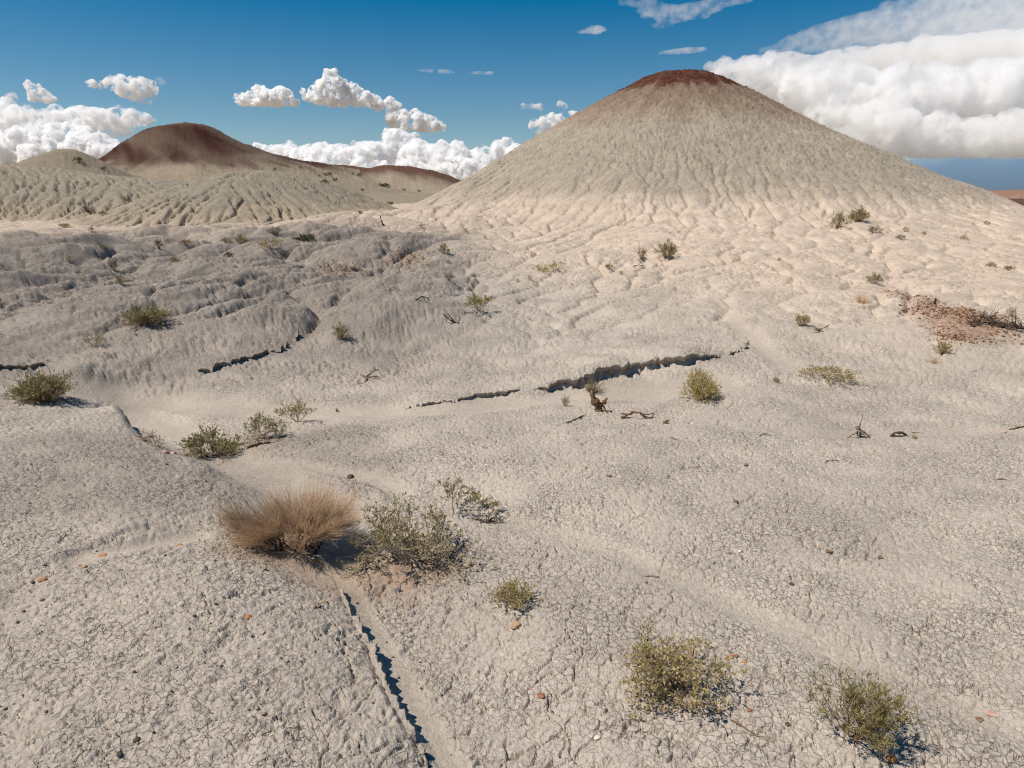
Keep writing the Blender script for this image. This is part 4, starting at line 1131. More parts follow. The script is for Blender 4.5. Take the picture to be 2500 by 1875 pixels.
# --- the wash and its left end
shrub(104, 978, 156, 70, 'dome', 'olive', 'wide olive dome shrub with straw tips at the left edge behind the dark bank', 'brown', leafy=1.6, ln=.06, lowest=.05)
shrub(515, 1090, 140, 92, 'branchy', 'olive', 'bushy green shrub leftmost of three growing in the wash', 'brown', stems=14, levels=3, leaves=1.0, ln=.06, lw=.014, th=.010, spread=1.0, upw=.45, tuft=8)
shrub(645, 1070, 92, 88, 'branchy', 'olive', 'middle one of three green shrubs in the wash, with a dead log at its foot', 'brown', stems=8, levels=3, leaves=.9, ln=.07, lw=.016, th=.011, spread=.9, upw=.6, tuft=7)
shrub(727, 1028, 98, 74, 'branchy', 'khaki', 'open goblet-shaped shrub on a bare stem, rightmost of three in the wash', 'brown', stems=5, levels=3, leaves=.9, ln=.06, lw=.016, th=.013, spread=.75, upw=.75, tuft=7, bias=(-.12, 0, .2))
shrub(822, 994, 13, 14, 'dome', 'green', 'tiny green seedling on the wash floor right of the goblet-shaped shrub', leafy=1.4, ln=.16)
# --- dark lobes on the left
shrub(357, 800, 120, 46, 'dome', 'olive', 'low wide dark green shrub with ragged top on the dark lobes at left', 'brown', leafy=1.3, lowest=.1, ln=.07)
shrub(232, 854, 64, 40, 'branchy', 'olive', 'sparse pale twiggy shrub below the wide dark green shrub', 'grey', stems=9, levels=2, leaves=.9, ln=.09, lw=.022, th=.011, spread=.95, upw=.55, tuft=5)
shrub(832, 830, 56, 44, 'dome', 'olive', 'round olive tuft on grey clay between the lobes and the pale slope', 'brown', leafy=1.5, ln=.07)
shrub(281, 664, 36, 37, 'dome', 'dark', 'upright green shrub above another one on the left slope', leafy=1.4, ln=.09, open_=.4)
shrub(297, 703, 36, 32, 'dome', 'olive', 'green shrub directly below the upright green shrub on the left slope', leafy=1.3, ln=.09)
shrub(4, 757, 26, 32, 'dome', 'dark', 'dark shrub cut by the left edge beside the dark lobes', 'dark', leafy=1.4, ln=.09)
shrub(3, 652, 20, 16, 'dome', 'dark', 'small dark shrub cut by the left edge above the lobes', 'dark', leafy=1.4, ln=.1)
shrub(170, 640, 19, 16, 'dome', 'olive', 'faint small shrub on the left slope above the pair of green shrubs', leafy=1, ln=.1)
shrub(430, 640, 34, 20, 'dome', 'olive', 'low olive tuft in line with the upright green shrub, to its right', leafy=1.4, ln=.1)
shrub(388, 607, 28, 29, 'dome', 'dark', 'dark green shrub leftmost in the row below the pale dome', 'dark', leafy=1.4, ln=.1)
shrub(410, 594, 24, 15, 'dome', 'brown', 'greyish brown tuft just right of and behind the leftmost shrub below the pale dome', 'grey', leafy=.8, ln=.1)
shrub(452, 596, 34, 10, 'dome', 'olive', 'flat olive tuft second in the row below the pale dome', leafy=1.3, ln=.1)
shrub(553, 590, 32, 10, 'dome', 'olive', 'very flat olive mat left of the bright green tuft below the pale dome', leafy=1.3, ln=.1)
shrub(592, 596, 39, 20, 'dome', 'green', 'bright green tuft in the middle of the row below the pale dome', leafy=1.5, ln=.1)
shrub(661, 611, 60, 38, 'branchy', 'khaki', 'tan twiggy shrub, tallest in the row below the pale dome', 'brown', stems=10, levels=2, leaves=1.0, ln=.09, lw=.025, th=.011, spread=.95, upw=.55, tuft=5)
shrub(748, 587, 54, 23, 'dome', 'dark', 'low dark green shrub at the right end of the row below the pale dome', 'dark', leafy=1.8, lowest=.05, ln=.09)
shrub(557, 627, 28, 13, 'dome', 'dark', 'small dark tuft in front of the row below the pale dome', leafy=1.4, ln=.1)
shrub(703, 629, 17, 11, 'dome', 'olive', 'tiny tuft in front of the low dark green shrub', leafy=1.3, ln=.12)
shrub(672, 574, 52, 22, 'dry', 'brown', 'grey dead brush at the foot of the pale dome', 'dark')
shrub(224, 567, 19, 19, 'dome', 'dark', 'small dark shrub at the left foot of the pale dome', 'dark', leafy=1.3, ln=.11)
shrub(253, 527, 26, 14, 'dome', 'brown', 'brownish tuft in the cleft between the grey ridge and the pale dome', leafy=1.1, ln=.11)
shrub(157, 555, 28, 9, 'dome', 'olive', 'flat tuft below the grey ridge near the left side', leafy=1.2, ln=.12)
shrub(250, 604, 26, 6, 'dome', 'olive', 'very flat mat of green on the left slope', leafy=1.2, ln=.12)
shrub(308, 493, 19, 15, 'dome', 'dark', 'single dark shrub on the face of the grey ridge', 'dark', leafy=1.4, ln=.11)
shrub(215, 518, 46, 20, 'dry', 'brown', 'dark dead brush in a gully of the grey ridge', 'dark')
# --- pale slope in the middle
shrub(859, 610, 11, 8, 'dome', 'olive', 'tiny green tuft left of the larger red gravel patch', leafy=1.2, ln=.13)
shrub(1083, 620, 40, 31, 'dome', 'olive', 'round olive shrub right of the red gravel patch', leafy=1.3, ln=.09)
shrub(1094, 643, 18, 11, 'dome', 'brown', 'small brown tuft below the round olive shrub', leafy=1, ln=.11)
shrub(1096, 686, 31, 23, 'dome', 'brown', 'brown tuft straight below two smaller ones on the pale slope', 'dark', leafy=1.2, ln=.09)
shrub(1172, 762, 66, 60, 'branchy', 'yellow', 'yellow-green tree-like shrub on a dark stem in the middle of the slope', 'dark', stems=4, levels=3, leaves=1.1, ln=.08, lw=.03, th=.014, spread=.75, upw=.8, tuft=6, bias=(-.05, 0, .25), rot=0)
shrub(1342, 663, 56, 30, 'branchy', 'yellow', 'low yellow-green airy shrub in the middle of the cream slope', 'straw', stems=11, levels=2, leaves=1.2, ln=.08, lw=.03, th=.009, spread=1.1, upw=.35, tuft=5)
shrub(1487, 658, 30, 19, 'dome', 'olive', 'small slanting green tuft on the cream slope', leafy=1.2, ln=.1)
shrub(1516, 671, 17, 10, 'dome', 'khaki', 'tiny tan tuft right of the slanting green tuft', leafy=1, ln=.12)
shrub(1292, 684, 22, 13, 'dome', 'khaki', 'faint pale tuft below the low airy shrub', leafy=.9, ln=.11)
shrub(1263, 688, 14, 10, 'dome', 'khaki', 'faint tuft left of another below the low airy shrub', leafy=.9, ln=.12)
shrub(1566, 630, 38, 36, 'dome', 'brown', 'brown upright dry shrub left of the dense green-brown one', 'brown', leafy=.9, open_=.35, ln=.08)
shrub(1627, 629, 68, 40, 'dome', 'olive', 'dense green-brown tussock in the middle of the cream slope', 'brown', leafy=1.6, ln=.07)
shrub(1136, 568, 17, 15, 'dome', 'olive', 'small green tuft high on the cream slope left of the cone hill foot', leafy=1.2, ln=.11)
shrub(1029, 557, 16, 14, 'dome', 'khaki', 'faint yellowish tuft high on the slope right of the upright snag', leafy=.9, ln=.12)
shrub(1184, 581, 11, 9, 'dome', 'khaki', 'tiny faint tuft right of the small green tuft high on the slope', leafy=.9, ln=.13)
# --- foot of the cone hill, right
shrub(2045, 557, 50, 44, 'dome', 'olive', 'left one of two big tussocks on the spur below the cone hill', 'brown', leafy=1.6, ln=.08)
shrub(2096, 541, 62, 34, 'dome', 'olive', 'right one of two big tussocks on the spur below the cone hill', 'brown', leafy=1.6, ln=.08)
shrub(2134, 570, 42, 20, 'dome', 'brown', 'grey-brown dry tuft right below the two big tussocks', 'grey', leafy=.8, ln=.09)
shrub(2198, 584, 30, 13, 'dome', 'brown', 'low dry tuft right of the grey-brown one below the tussocks', 'grey', leafy=.9, ln=.1)
shrub(2210, 565, 20, 16, 'dome', 'olive', 'small olive tuft right of the two big tussocks', leafy=1.2, ln=.11)
shrub(2256, 574, 17, 12, 'dome', 'olive', 'smaller olive tuft further right of the big tussocks', leafy=1.1, ln=.12)
shrub(2353, 584, 24, 18, 'dome', 'khaki', 'pale khaki tuft on the right flank of the cone hill', leafy=1.1, ln=.1)
shrub(2409, 547, 17, 11, 'dome', 'olive', 'highest tuft on the right flank of the cone hill', leafy=1.2, ln=.12)
shrub(1902, 637, 15, 10, 'dome', 'olive', 'tiny olive tuft alone below the cone hill foot', leafy=1.3, ln=.12)
shrub(2134, 693, 48, 26, 'dome', 'olive', 'green-grey tussock alone on the pale slope above the red-brown outcrop', 'grey', leafy=1.5, ln=.08)
shrub(2103, 738, 54, 26, 'dry', 'straw', 'pinkish dry grass-like tuft left of the red-brown outcrop', 'rust', th=.004)
shrub(1957, 795, 52, 38, 'dome', 'khaki', 'round grey-green tussock left of and below the red-brown outcrop', 'brown', leafy=1.5, ln=.08)
shrub(2299, 862, 52, 33, 'dome', 'yellow', 'bright green cushion shrub at the lower end of the red-brown outcrop', 'brown', leafy=1.6, ln=.08)
shrub(2279, 886, 46, 19, 'dry', 'straw', 'pale dry twig tuft below the bright green cushion shrub', 'straw')
shrub(2013, 926, 92, 48, 'branchy', 'yellow', 'flat-topped yellow-green shrub on a short stem on the right of the wash', 'brown', stems=8, levels=3, leaves=1.1, ln=.055, lw=.016, th=.010, spread=1.15, upw=.45, tuft=7)
shrub(1894, 933, 28, 17, 'dome', 'olive', 'small tuft left of the flat-topped yellow-green shrub', leafy=1.3, ln=.1)
shrub(1706, 922, 74, 40, 'dome', 'khaki', 'straw-green tussock at the right end of the dark ledge, behind another', 'straw', leafy=1.4, ln=.06)
shrub(1712, 973, 118, 58, 'dome', 'yellow', 'large yellow-green tussock in front of the dark ledge end', 'straw', leafy=1.8, ln=.055, lowest=.08)
shrub(1380, 987, 36, 32, 'dome', 'olive', 'little upright green shrub below the dark ledge', leafy=1.0, open_=.3, ln=.09)
shrub(1447, 946, 74, 44, 'dry', 'brown', 'dry brown brush against the dark ledge', 'brown', th=.006)
shrub(2232, 1069, 20, 13, 'dome', 'yellow', 'tiny yellow-green plant right of the two dead stumps', leafy=1.4, ln=.12)
shrub(2466, 774, 30, 28, 'dome', 'khaki', 'small yellowish shrub behind the fallen dead bush at the right edge', leafy=1.2, ln=.1)
shrub(2419, 650, 32, 9, 'dome', 'khaki', 'flat pale tuft, left of two on the far right slope', leafy=1.1, ln=.1)
shrub(2462, 659, 34, 9, 'dome', 'brown', 'flat brownish tuft, right of two on the far right slope', leafy=.9, ln=.1)
shrub(161, 1388, 9, 17, 'dome', 'olive', 'tiny upright plant on the near left bank', leafy=1.2, open_=.3, ln=.16)
# --- far off
for (px, py, w, h, lab) in [(192, 398, 27, 13, 'dark shrub on the right shoulder of the small tan mound'), (254, 417, 19, 8, 'dark shrub between the tan mound and the red dome')]:
    shrub(px, py, w, h, 'dome', 'dark', lab, 'dark', leafy=1.4, ln=.11)
for (px, py, w, h) in [(734, 414, 11, 7), (780, 432, 9, 6), (802, 429, 22, 9), (819, 443, 17, 9), (879, 435, 18, 9), (862, 429, 9, 5), (938, 457, 30, 7), (794, 448, 22, 8), (884, 463, 12, 6), (1023, 469, 12, 6), (986, 463, 12, 5), (670, 414, 12, 7)]:
    shrub(px, py, w, h, 'dome', 'dark', 'tiny dark shrub dotted on the far brown ridge', 'dark', group='shrubs dotted on the far ridge', leafy=1.4, ln=.12)
shrub(952, 501, 22, 9, 'dome', 'dark', 'small dark shrub in the saddle left of the cone hill', 'dark', leafy=1.4, ln=.11)
shrub(879, 522, 15, 8, 'dome', 'dark', 'tiny dark shrub at the right foot of the pale dome', 'dark', leafy=1.4, ln=.12)

# ------------------------------------------------------------------ dead wood
def gnarl(rg, lines, W, k=6, kink=.05):
    """lines: list of (points in units of W, r0, r1)"""
    so = Soup()
    for pts, r0, r1 in lines:
        pts = np.array(pts, float)
        sgl = np.concatenate([[0], np.cumsum(np.linalg.norm(np.diff(pts, axis=0), axis=1))])
        m = 10; q = np.linspace(0, sgl[-1], m)
        P = np.stack([np.interp(q, sgl, pts[:, i]) for i in range(3)], 1)
        P[1:-1] += rg.normal(size=(m - 2, 3)) * kink * sgl[-1] * .35
        R = np.linspace(r0, r1, m) * (1 + .28 * rg.normal(size=m)).clip(.5, 1.6)
        R[-1] *= .35
        so.tubes((P * W)[None], (R * W)[None], k)
    return so
DW = [0]
def dead(px, py, w, label, lines, wood='brown', name='dead_branch', twigs=0, twig_len=.3, rot=0, cat='dead wood', lift=0):
    DW[0] += 1
    rg = np.random.default_rng(7000 + DW[0]); s = scale_at(px, py)
    e = place_root(name, px, py, label, cat, sink=.004 - lift)
    so = gnarl(rg, lines, w * s)
    part('limb', so.mesh('limb', WOOD[wood]), e)
    if twigs:
        tw = Soup(); P = []
        for q in range(twigs):
            pts = np.array(lines[rg.integers(0, len(lines))][0], float); b = pts[rg.integers(1, len(pts))]
            d = nrm(rg.normal(size=3) * np.array([1, .7, .6]) + np.array([.1, 0, .35])); t = np.linspace(0, 1, 5)[:, None]
            P.append(b + d * t * twig_len * rg.uniform(.5, 1.3) + np.cumsum(rg.normal(size=(5, 3)) * .02, 0))
        P = np.array(P); P[..., 2] = np.maximum(P[..., 2], .0)
        RR_ = np.ones((twigs, 1)) * np.linspace(.012, .004, 5)[None] * w * s
        tm = TWIG['grey' if wood != 'dark' else 'dark']
        if twigs <= 12:
            for q in range(twigs):
                t1 = Soup(); t1.tubes(P[q:q + 1] * w * s, RR_[q:q + 1]); part('twig', t1.mesh('twig', tm), e)
        else:
            tw.tubes(P * w * s, RR_); part('twig', tw.mesh('twig', tm), e)['kind'] = 'stuff'
    e.rotation_euler[2] = rot
    return e
dead(1462, 1004, 48, 'upright split brown stump with two horns below the dark ledge', [([(0, 0, -.05), (-.12, 0, .35), (-.32, 0, .75), (-.38, 0, 1.15)], .20, .13), ([(-.02, 0, .3), (.2, 0, .45), (.42, 0, .72)], .14, .08), ([(.1, 0, .4), (.28, -.1, .2), (.36, -.3, -.02)], .08, .04), ([(0, 0, .2), (-.15, -.25, -.02)], .09, .04), ([(.3, -.2, .1), (.42, -.5, .0), (.5, -.9, -.0)], .035, .012)], name='dead_stump')
dead(1565, 1022, 100, 'twisted brown root lying like a low arch right of the split stump', [([(-.5, 0, .03), (-.32, 0, .08), (-.18, 0, .17), (-.05, 0, .16), (.08, 0, .05), (.2, 0, .02), (.32, 0, .12)], .035, .03), ([(-.5, .05, .12), (-.3, .05, .1), (-.2, 0, .15)], .025, .03), ([(-.02, 0, .12), (.15, .05, .08), (.34, .05, .13)], .02, .012)], name='dead_root')
dead(1628, 1035, 32, 'short broken brown stub right of the arched root', [([(-.3, 0, .3), (0, 0, .3), (.3, -.3, .15), (.55, -.8, .02)], .14, .10), ([(-.2, 0, .1), (-.1, 0, .5), (.2, 0, .55)], .1, .06)], name='dead_stub')
dead(1405, 1025, 54, 'thin dark root lying slantwise left of the split stump', [([(-.5, -.55, .02), (-.2, -.25, .02), (.05, 0, .05), (.3, .2, .08), (.42, .3, .12)], .02, .045)], 'dark', 'dead_root')
dead(1655, 1075, 40, 'pale splinter of wood lying below the broken stub', [([(-.4, .4, .02), (0, 0, .03), (.5, -.5, .02)], .05, .03), ([(-.4, .5, .04), (.2, -.1, .05)], .03, .02)], 'grey', 'dead_branch')
dead(897, 928, 68, 'pale forked dead branch lying like antlers on the grey slope', [([(0, -.5, 0), (.02, -.2, .06), (-.05, .1, .12), (.05, .35, .14), (.12, .55, .2)], .04, .025), ([(-.02, 0, .1), (-.25, .2, .14), (-.35, .35, .1)], .03, .015), ([(0, .05, .1), (.25, .05, .12), (.5, .1, .06)], .03, .012), ([(.1, .45, .18), (.25, .5, .26), (.3, .7, .2)], .025, .01), ([(0, -.45, 0), (-.3, -.5, .02)], .02, .01)], 'brown', twigs=5, twig_len=.18)
dead(1106, 790, 56, 'dark dead branch with upswept tips left below the tree-like shrub', [([(.2, 0, 0), (0, 0, .12), (-.25, .05, .3), (-.5, .1, .5)], .045, .015), ([(.2, 0, .02), (.3, 0, .2), (.3, 0, .4)], .035, .012), ([(.05, 0, .1), (-.1, 0, .35), (-.35, 0, .62)], .025, .01)], 'dark', twigs=9, twig_len=.35)
dead(1145, 768, 40, 'scrap of dark dead wood just left of the tree-like shrub stem', [([(-.5, 0, .02), (-.1, 0, .08), (.3, .1, .1)], .04, .02), ([(.2, 0, .05), (.45, .2, .3)], .03, .012)], 'dark', twigs=3)
dead(1031, 737, 34, 'small dark bent piece of dead wood on the middle slope', [([(-.5, 0, .0), (-.3, 0, .25), (0, 0, .38), (.35, 0, .3), (.5, 0, .05)], .06, .04), ([(.1, 0, .3), (.2, 0, .1)], .04, .02)], 'dark')
dead(931, 548, 16, 'thin upright dark snag on the skyline of the slope left of the cone hill', [([(.2, 0, -.05), (.1, 0, .4), (-.05, 0, .9), (-.05, 0, 1.3), (-.3, 0, 1.45)], .11, .06), ([(.15, 0, .2), (.5, 0, .02)], .08, .03)], 'dark', 'dead_snag')
dead(2092, 1060, 62, 'dead grey stump with splayed roots in the right foreground', [([(.1, 0, 0), (.06, 0, .25), (.0, 0, .48)], .10, .05), ([(.1, 0, .35), (-.15, -.1, .18), (-.5, -.15, .02)], .045, .02), ([(.1, 0, .35), (.3, -.05, .2), (.5, -.1, .02)], .05, .02), ([(.1, 0, .3), (-.05, -.2, .1), (-.12, -.35, 0)], .04, .02), ([(.12, 0, .3), (.25, -.2, .1), (.3, -.3, 0)], .04, .02), ([(.05, 0, .4), (.1, 0, .7), (.15, 0, .95)], .025, .01)], 'grey', 'dead_stump', twigs=12, twig_len=.3)
dead(2195, 1058, 44, 'low dark knot of dead wood right of the splayed stump', [([(-.5, -.1, .02), (-.2, 0, .22), (.1, 0, .28), (.45, -.05, .06)], .08, .05), ([(-.3, -.1, .05), (0, -.12, .08), (.3, -.15, .02)], .06, .04)], 'dark', 'dead_stump', twigs=5, twig_len=.3)
dead(2240, 1052, 36, 'thin pale twig lying behind the tiny yellow-green plant', [([(-.5, 0, .02), (0, .05, .06), (.5, 0, .03)], .035, .015)], 'brown', 'fallen_twig')
dead(2000, 808, 70, 'forked dark stick lying below the grey-green tussock', [([(-.5, -.1, .02), (-.1, 0, .05), (.2, .1, .1), (.5, .35, .16)], .03, .015), ([(.0, 0, .05), (-.1, .2, .14), (-.15, .3, .18)], .022, .01), ([(-.4, -.4, .01), (.1, -.15, .03)], .014, .01)], 'brown', 'dead_branch', twigs=3, twig_len=.2)
dead(2420, 800, 100, 'fallen dead bush with a black forked trunk at the right edge', [([(-.15, .25, .22), (-.05, .1, .2), (.05, -.1, .1), (.3, -.35, .04), (.55, -.55, .02)], .05, .03), ([(-.12, .2, .22), (-.32, .05, .1), (-.45, -.05, .02)], .035, .015), ([(-.1, -.15, .02), (.15, -.25, .06), (.4, -.45, .04)], .03, .02)], 'dark', 'dead_bush', twigs=110, twig_len=.34, cat='dead bush')
dead(2281, 745, 14, 'short upright dark snag above the red-brown outcrop', [([(-.2, 0, -.05), (-.1, 0, .6), (.1, 0, 1.2)], .2, .1), ([(.05, 0, .1), (.2, 0, .9)], .14, .06)], 'dark', 'dead_snag')
dead(1560, 651, 30, 'little heap of dead twigs right of the tiny tan tuft', [([(-.5, 0, .05), (0, 0, .15), (.5, 0, .05)], .04, .02)], 'dark', twigs=10, twig_len=.3)
dead(360, 1085, 100, 'tangle of dry brown twigs lying at the tip of the left bank', [([(-.5, .3, .05), (-.2, .1, .08), (.1, -.1, .08), (.5, -.4, .03)], .02, .012), ([(-.4, .1, .03), (0, .15, .1), (.3, -.1, .06)], .018, .01)], 'brown', 'dry_twig_heap', twigs=45, twig_len=.22)
dead(640, 1085, 70, 'dark half-buried log at the foot of the middle wash shrub', [([(-.45, -.15, .02), (-.1, 0, .12), (.2, .1, .1), (.45, .15, .02)], .06, .05)], 'dark', 'dead_log', twigs=6, twig_len=.25)
dead(870, 1385, 130, 'litter of pale broken twigs between the tan bush and the sprawling green shrub', [([(-.3, .2, .03), (-.05, .05, .06), (.1, -.15, .02)], .016, .01), ([(.2, .5, .25), (.18, .25, .12), (.1, 0, .02), (-.1, -.2, .02)], .015, .009), ([(-.1, -.1, .02), (.15, .05, .05), (.4, .1, .03)], .013, .008)], 'grey', 'dry_twig_heap', twigs=34, twig_len=.2)
dead(1708, 1722, 32, 'dark curl of bark lying below the saltbush', [([(-.5, 0, .03), (-.3, 0, .2), (.1, 0, .26), (.4, 0, .18), (.5, -.1, .02)], .09, .08), ([(-.5, -.1, .02), (.3, -.15, .05)], .05, .03)], 'dark', 'bark_piece')
dead(1846, 1792, 130, 'long thin straight twig lying on the clay between the two near shrubs', [([(-.38, .38, .02), (-.1, .1, .02), (.2, -.15, .015), (.42, -.42, .01)], .014, .008), ([(.1, -.08, .02), (.22, -.12, .05)], .01, .004)], 'brown', 'fallen_twig')
dead(1600, 1745, 150, 'thin curved runner twig on the clay under the saltbush', [([(.5, .35, .03), (.3, .1, .04), (.1, -.05, .02), (-.2, -.15, .015), (-.5, -.12, .01)], .011, .006)], 'grey', 'fallen_twig')
dead(1588, 1403, 44, 'small stick lying on the shallow channel left of the saltbush', [([(-.5, 0, .03), (0, 0, .06), (.5, .0, .04)], .05, .03)], 'brown', 'fallen_twig')
dead(1490, 1335, 34, 'little bundle of straw on the clay right of the sapling', [([(-.4, .2, .03), (.4, -.2, .03)], .03, .015)], 'grey', 'straw_bundle', twigs=6, twig_len=.35)
dead(2030, 1128, 46, 'curved brown stick below the splayed stump', [([(-.5, -.25, .02), (-.2, .1, .06), (.2, .15, .06), (.5, .1, .03)], .04, .02)], 'brown', 'fallen_twig')
dead(2484, 1040, 50, 'dark stick at the right edge of the foreground', [([(-.5, -.2, .02), (0, 0, .06), (.5, .2, .05)], .045, .03)], 'brown', 'fallen_twig')
dead(2443, 1173, 34, 'scrap of pale dead wood near the right edge', [([(-.5, -.1, .03), (0, .1, .1), (.5, .1, .03)], .06, .04)], 'grey', 'dead_branch', twigs=3)
dead(1869, 1064, 30, 'dark arched twig left of the splayed stump', [([(-.5, 0, .0), (-.2, 0, .2), (.2, 0, .18), (.5, 0, .0)], .045, .03)], 'dark', 'fallen_twig')
dead(514, 1755, 22, 'short pale upright straw on the near left bank', [([(.1, 0, -.05), (0, 0, .5), (-.1, 0, .9)], .06, .03)], 'grey', 'dry_straw')
dead(722, 1828, 62, 'small dead plant with curled stems near the bottom left of centre', [([(0, 0, 0), (-.15, .1, .25), (-.2, .2, .45), (.05, .3, .5)], .03, .012), ([(0, 0, 0), (.15, .1, .3), (.1, .2, .5)], .025, .01)], 'brown', 'dead_plant', twigs=12, twig_len=.3)
dead(610, 1800, 130, 'thin dark root crossing the clay left of the small dead plant', [([(-.3, .35, .02), (-.1, .15, .04), (.05, -.05, .03), (.25, -.1, .03), (.5, .1, .02)], .016, .009), ([(.05, -.05, .03), (.0, -.35, .02)], .012, .006)], 'dark', 'dead_root')
dead(1168, 1265, 110, 'dark dead twigs pressed to the ground right of the sapling foot', [([(-.4, .1, .02), (0, 0, .05), (.5, -.1, .02)], .014, .008), ([(-.35, -.1, .02), (.2, -.1, .03)], .012, .006)], 'dark', 'dry_twig_heap', twigs=22, twig_len=.3)

# ------------------------------------------------------------------ stones
def mat_stone(name, c1, c2):
    return mat_bark(name, c1, c2, 45)
STONE = {'orange': mat_stone('stone_orange', (150, 98, 58), (196, 142, 94)), 'tan': mat_stone('stone_tan', (160, 128, 98), (196, 164, 130)), 'red': mat_stone('stone_red', (128, 82, 66), (170, 118, 98)),
         'white': mat_stone('stone_white', (196, 180, 164), (226, 212, 198)), 'dark': mat_stone('stone_dark', (66, 56, 48), (104, 90, 78)), 'brown': mat_stone('stone_brown', (108, 84, 64), (148, 120, 94)), 'pink': mat_stone('stone_pink', (176, 140, 122), (208, 176, 158)), 'grey': mat_stone('stone_grey', (128, 116, 106), (168, 154, 142))}
ICO_S = icosphere(2)
ICO_3 = icosphere(3)
def rock_mesh(seed, squash, elong):
    rg = np.random.default_rng(seed); v = ICO_3[0].copy()
    for k in range(7):                                              # facets
        d = nrm(rg.normal(size=3)); c = rg.uniform(.62, .9); t = v @ d
        v -= np.maximum(t - c, 0)[:, None] * d * .85
    v *= (1 + .10 * perlin3(v * 1.6 + seed, 310))[:, None]
    v *= np.array([elong, 1, squash]); 
    return v
ST = [0]
def stone(px, py, w, mat, label, squash=.62, elong=1.15, group=None, name='stone'):
    ST[0] += 1; rg = np.random.default_rng(8000 + ST[0]); s = scale_at(px, py)
    v = rock_mesh(8000 + ST[0], squash, elong) * (w * s / 2 / elong)
    me = make_mesh('stone', v, Ft=ICO_3[1]); me.polygons.foreach_set('use_smooth', np.ones(len(ICO_3[1]), bool)); me.materials.append(STONE[mat])
    x, y, z = ground_hit(px, py); z = float(full(np.array([x]), np.array([y]))[0])
    o = bpy.data.objects.new(name, me); COL.objects.link(o)
    o.location = (x, y, z + w * s * squash * .22 / elong); o.rotation_euler = (rg.uniform(-.2, .2), rg.uniform(-.2, .2), rg.uniform(-.6, .6))
    tag(o, label, 'stone', group)
for a in [(1260, 1530, 34, 'tan', 'tan flat stone below the small cushion shrub', .5, 1.4), (1321, 1702, 21, 'red', 'reddish round stone on the cracked clay left of the saltbush'), (1289, 1684, 9, 'red', 'tiny red pebble left of the reddish round stone'),
          (1458, 1800, 19, 'white', 'white stone in the bottom foreground'), (1321, 1467, 11, 'tan', 'small pale pebble right of the cushion shrub'), (1782, 1605, 14, 'orange', 'orange pebble, left of three right of the saltbush'),
          (1799, 1602, 14, 'red', 'brownish pebble, middle of three right of the saltbush'), (1818, 1615, 13, 'orange', 'orange pebble, right of three beside the saltbush'), (1829, 1734, 15, 'red', 'reddish brown pebble above the long thin twig'),
          (1923, 1771, 15, 'dark', 'dark grey pebble left of the upright feathery shrub', .5), (1862, 1788, 14, 'red', 'dull red pebble touching the long thin twig'), (2176, 1856, 30, 'orange', 'large orange-brown stone at the bottom right below the feathery shrub', .7, 1.3),
          (2425, 1734, 40, 'pink', 'flat pinkish stone slab near the right edge', .25, 1.6), (2392, 1747, 22, 'brown', 'small brown flat stone left of the pinkish slab', .3, 1.5), (1932, 1428, 14, 'dark', 'dark pebble in the middle of the right foreground'),
          (2149, 1361, 13, 'brown', 'brown pebble on the right clay flat'), (1806, 1347, 11, 'white', 'small white pebble on the clay right of centre'), (1780, 1353, 11, 'brown', 'small brown pebble left of the white pebble'),
          (2023, 1347, 20, 'brown', 'brown crumbly clod on the right clay flat', .5), (1796, 1228, 14, 'brown', 'brown clod beside the thin ledge right of centre'), (1822, 1136, 12, 'brown', 'brown pebble above the thin ledge right of centre'),
          (1771, 1262, 9, 'dark', 'small dark pebble below the thin ledge right of centre'), (1433, 1142, 11, 'brown', 'brown pebble below the thin slanting root'), (1486, 1164, 13, 'brown', 'brown pebble below and right of another under the slanting root'),
          (104, 1422, 20, 'orange', 'orange stone on the near left bank'), (79, 1425, 13, 'brown', 'brown stone left of the orange stone on the left bank'), (196, 1382, 14, 'brown', 'brown stone, upper of a touching pair on the left bank'),
          (205, 1391, 16, 'tan', 'tan stone, lower of a touching pair on the left bank'), (607, 1514, 18, 'orange', 'orange-brown stone on the bank below the tan broom bush'), (795, 1476, 15, 'orange', 'rounded orange pebble at the top of the bank lip'),
          (779, 1487, 12, 'red', 'red-brown pebble left of the rounded orange pebble'), (644, 1552, 13, 'pink', 'pinkish pebble below the orange-brown stone on the bank'), (528, 1484, 10, 'dark', 'small dark pebble left of the orange-brown stone'),
          (476, 1514, 9, 'dark', 'smallest dark pebble far left of the orange-brown stone'), (542, 1638, 10, 'dark', 'dark pebble in the middle of the left bank'), (404, 1116, 17, 'pink', 'larger pink stone, left of two at the tip of the left bank'),
          (425, 1118, 15, 'pink', 'pink stone, right of two at the tip of the left bank'), (334, 1811, 20, 'dark', 'dark clod casting a shadow near the bottom left'), (294, 1853, 16, 'dark', 'dark pointed clod at the bottom left edge'),
          (103, 1470, 13, 'brown', 'brown pebble below the orange stone on the left bank'), (439, 1331, 14, 'orange', 'orange chip in the channel left of the tan broom bush'), (481, 1318, 13, 'pink', 'pale chip right of the orange chip left of the broom bush'),
          (248, 1344, 20, 'orange', 'flat orange chip below the short ledge on the left bank', .3, 1.5), (768, 1345, 16, 'orange', 'orange stone under the right side of the tan broom bush'), (822, 1345, 13, 'tan', 'pale stone between the broom bush and the sprawling shrub'),
          (855, 1157, 18, 'dark', 'dark lump added for the shade in a hole beside the channel above the broom bush', .8), (2451, 1050, 15, 'pink', 'pinkish stone near the right edge behind the flat'), (2378, 907, 15, 'dark', 'small dark sliver of stone on the right slope', .3, 2),  # first one: dark lump added in place of a shaded hole, no real stone
          (1152, 1382, 14, 'brown', 'brown clod at the right tip of the sprawling green shrub'), (1118, 1397, 9, 'dark', 'small dark clod below the right tip of the sprawling shrub')]:
    stone(*a[:5], *(a[5:]))

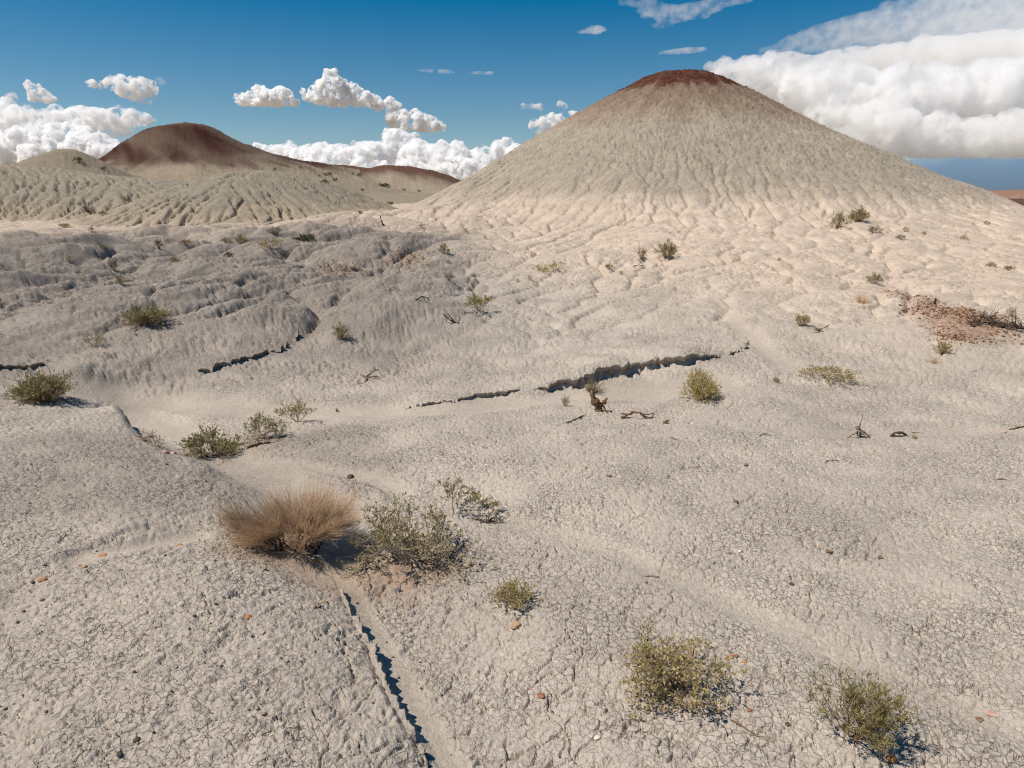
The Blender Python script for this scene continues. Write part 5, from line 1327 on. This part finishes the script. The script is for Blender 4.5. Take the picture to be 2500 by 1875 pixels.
# loose crumbs nobody could count: one mesh for each stretch of ground
def crumb_field(label, pts, sizes, mats, name='gravel', seed=1):
    rg = np.random.default_rng(seed)
    v0, f0 = icosphere(1)
    x, y = pts[:, 0], pts[:, 1]; z = full(x, y)
    n_ = len(x)
    V_ = v0[None] * (1 + .35 * rg.normal(size=(n_, len(v0), 1))).clip(.55, 1.5) * sizes[:, None, None] * np.array([1, 1, .7])
    a = rg.uniform(0, 6.28, n_); c, s_ = np.cos(a)[:, None], np.sin(a)[:, None]
    Vx = V_[..., 0] * c - V_[..., 1] * s_; Vy = V_[..., 0] * s_ + V_[..., 1] * c
    V_ = np.stack([Vx + x[:, None], Vy + y[:, None], V_[..., 2] + (z + sizes * .3)[:, None]], -1).reshape(-1, 3)
    F_ = (f0[None] + (np.arange(n_) * len(v0))[:, None, None]).reshape(-1, 3)
    me = make_mesh(name, V_, Ft=F_)
    for m in mats: me.materials.append(m)
    me.polygons.foreach_set('material_index', np.repeat(rg.integers(0, len(mats), n_), len(f0)).astype(np.int32))
    o = bpy.data.objects.new(name, me); COL.objects.link(o)
    tag(o, label, 'gravel', kind='stuff')
rg = np.random.default_rng(77)
def scatter(n_, r0, r1, t0, t1, keep):
    r = np.sqrt(rg.uniform(r0 ** 2, r1 ** 2, n_)); t = np.radians(rg.uniform(t0, t1, n_)); x, y = r * np.sin(t), r * np.cos(t)
    m = keep(x, y); return np.stack([x[m], y[m]], 1)
P_ = scatter(2200, 1.6, 5.2, -46, -2, lambda x, y: (rough_map(x, y) > .75) & (perlin(x * 1.2, y * 1.2, 120) + .5 * perlin(x * 4, y * 4, 121) > rg.uniform(-.5, .5, len(x))))
clay = {'c': mat_stone('clod', (138, 126, 114), (172, 158, 144))}
STONE.update(clay)
crumb_field('small grey clods strewn over the near left bank', P_, .0022 + .0055 * rg.random(len(P_)) ** 3, [STONE['c'], STONE['c'], STONE['c'], STONE['c'], STONE['brown']], seed=5)
for P, lab, mats, nn in zip(PATCH_POLYS, ['red-brown crumbs covering the outcrop at the right', 'pinkish gravel on the larger patch in the middle of the slope', 'pinkish gravel on the smaller patch left of the larger one'],
                                    [('brown', 'tan', 'red', 'brown', 'brown'), ('pink', 'tan', 'red', 'brown'), ('pink', 'red', 'tan')], (5200, 1100, 600)):
    m_ = .35
    x = rg.uniform(P[:, 0].min() - m_, P[:, 0].max() + m_, nn * 4); y = rg.uniform(P[:, 1].min() - m_, P[:, 1].max() + m_, nn * 4)
    i_ = [q for q in range(3) if PATCH_POLYS[q] is P][0]
    m = patch_weights(x, y)[i_] * (.6 + .9 * perlin(x * 2.0, y * 2.0, 132)) > rg.uniform(0.02, .9, len(x))
    Q_ = np.stack([x[m], y[m]], 1)[:nn]
    crumb_field(lab, Q_, .004 + .013 * rg.random(len(Q_)) ** 2.5, [STONE[q] for q in mats], seed=9)
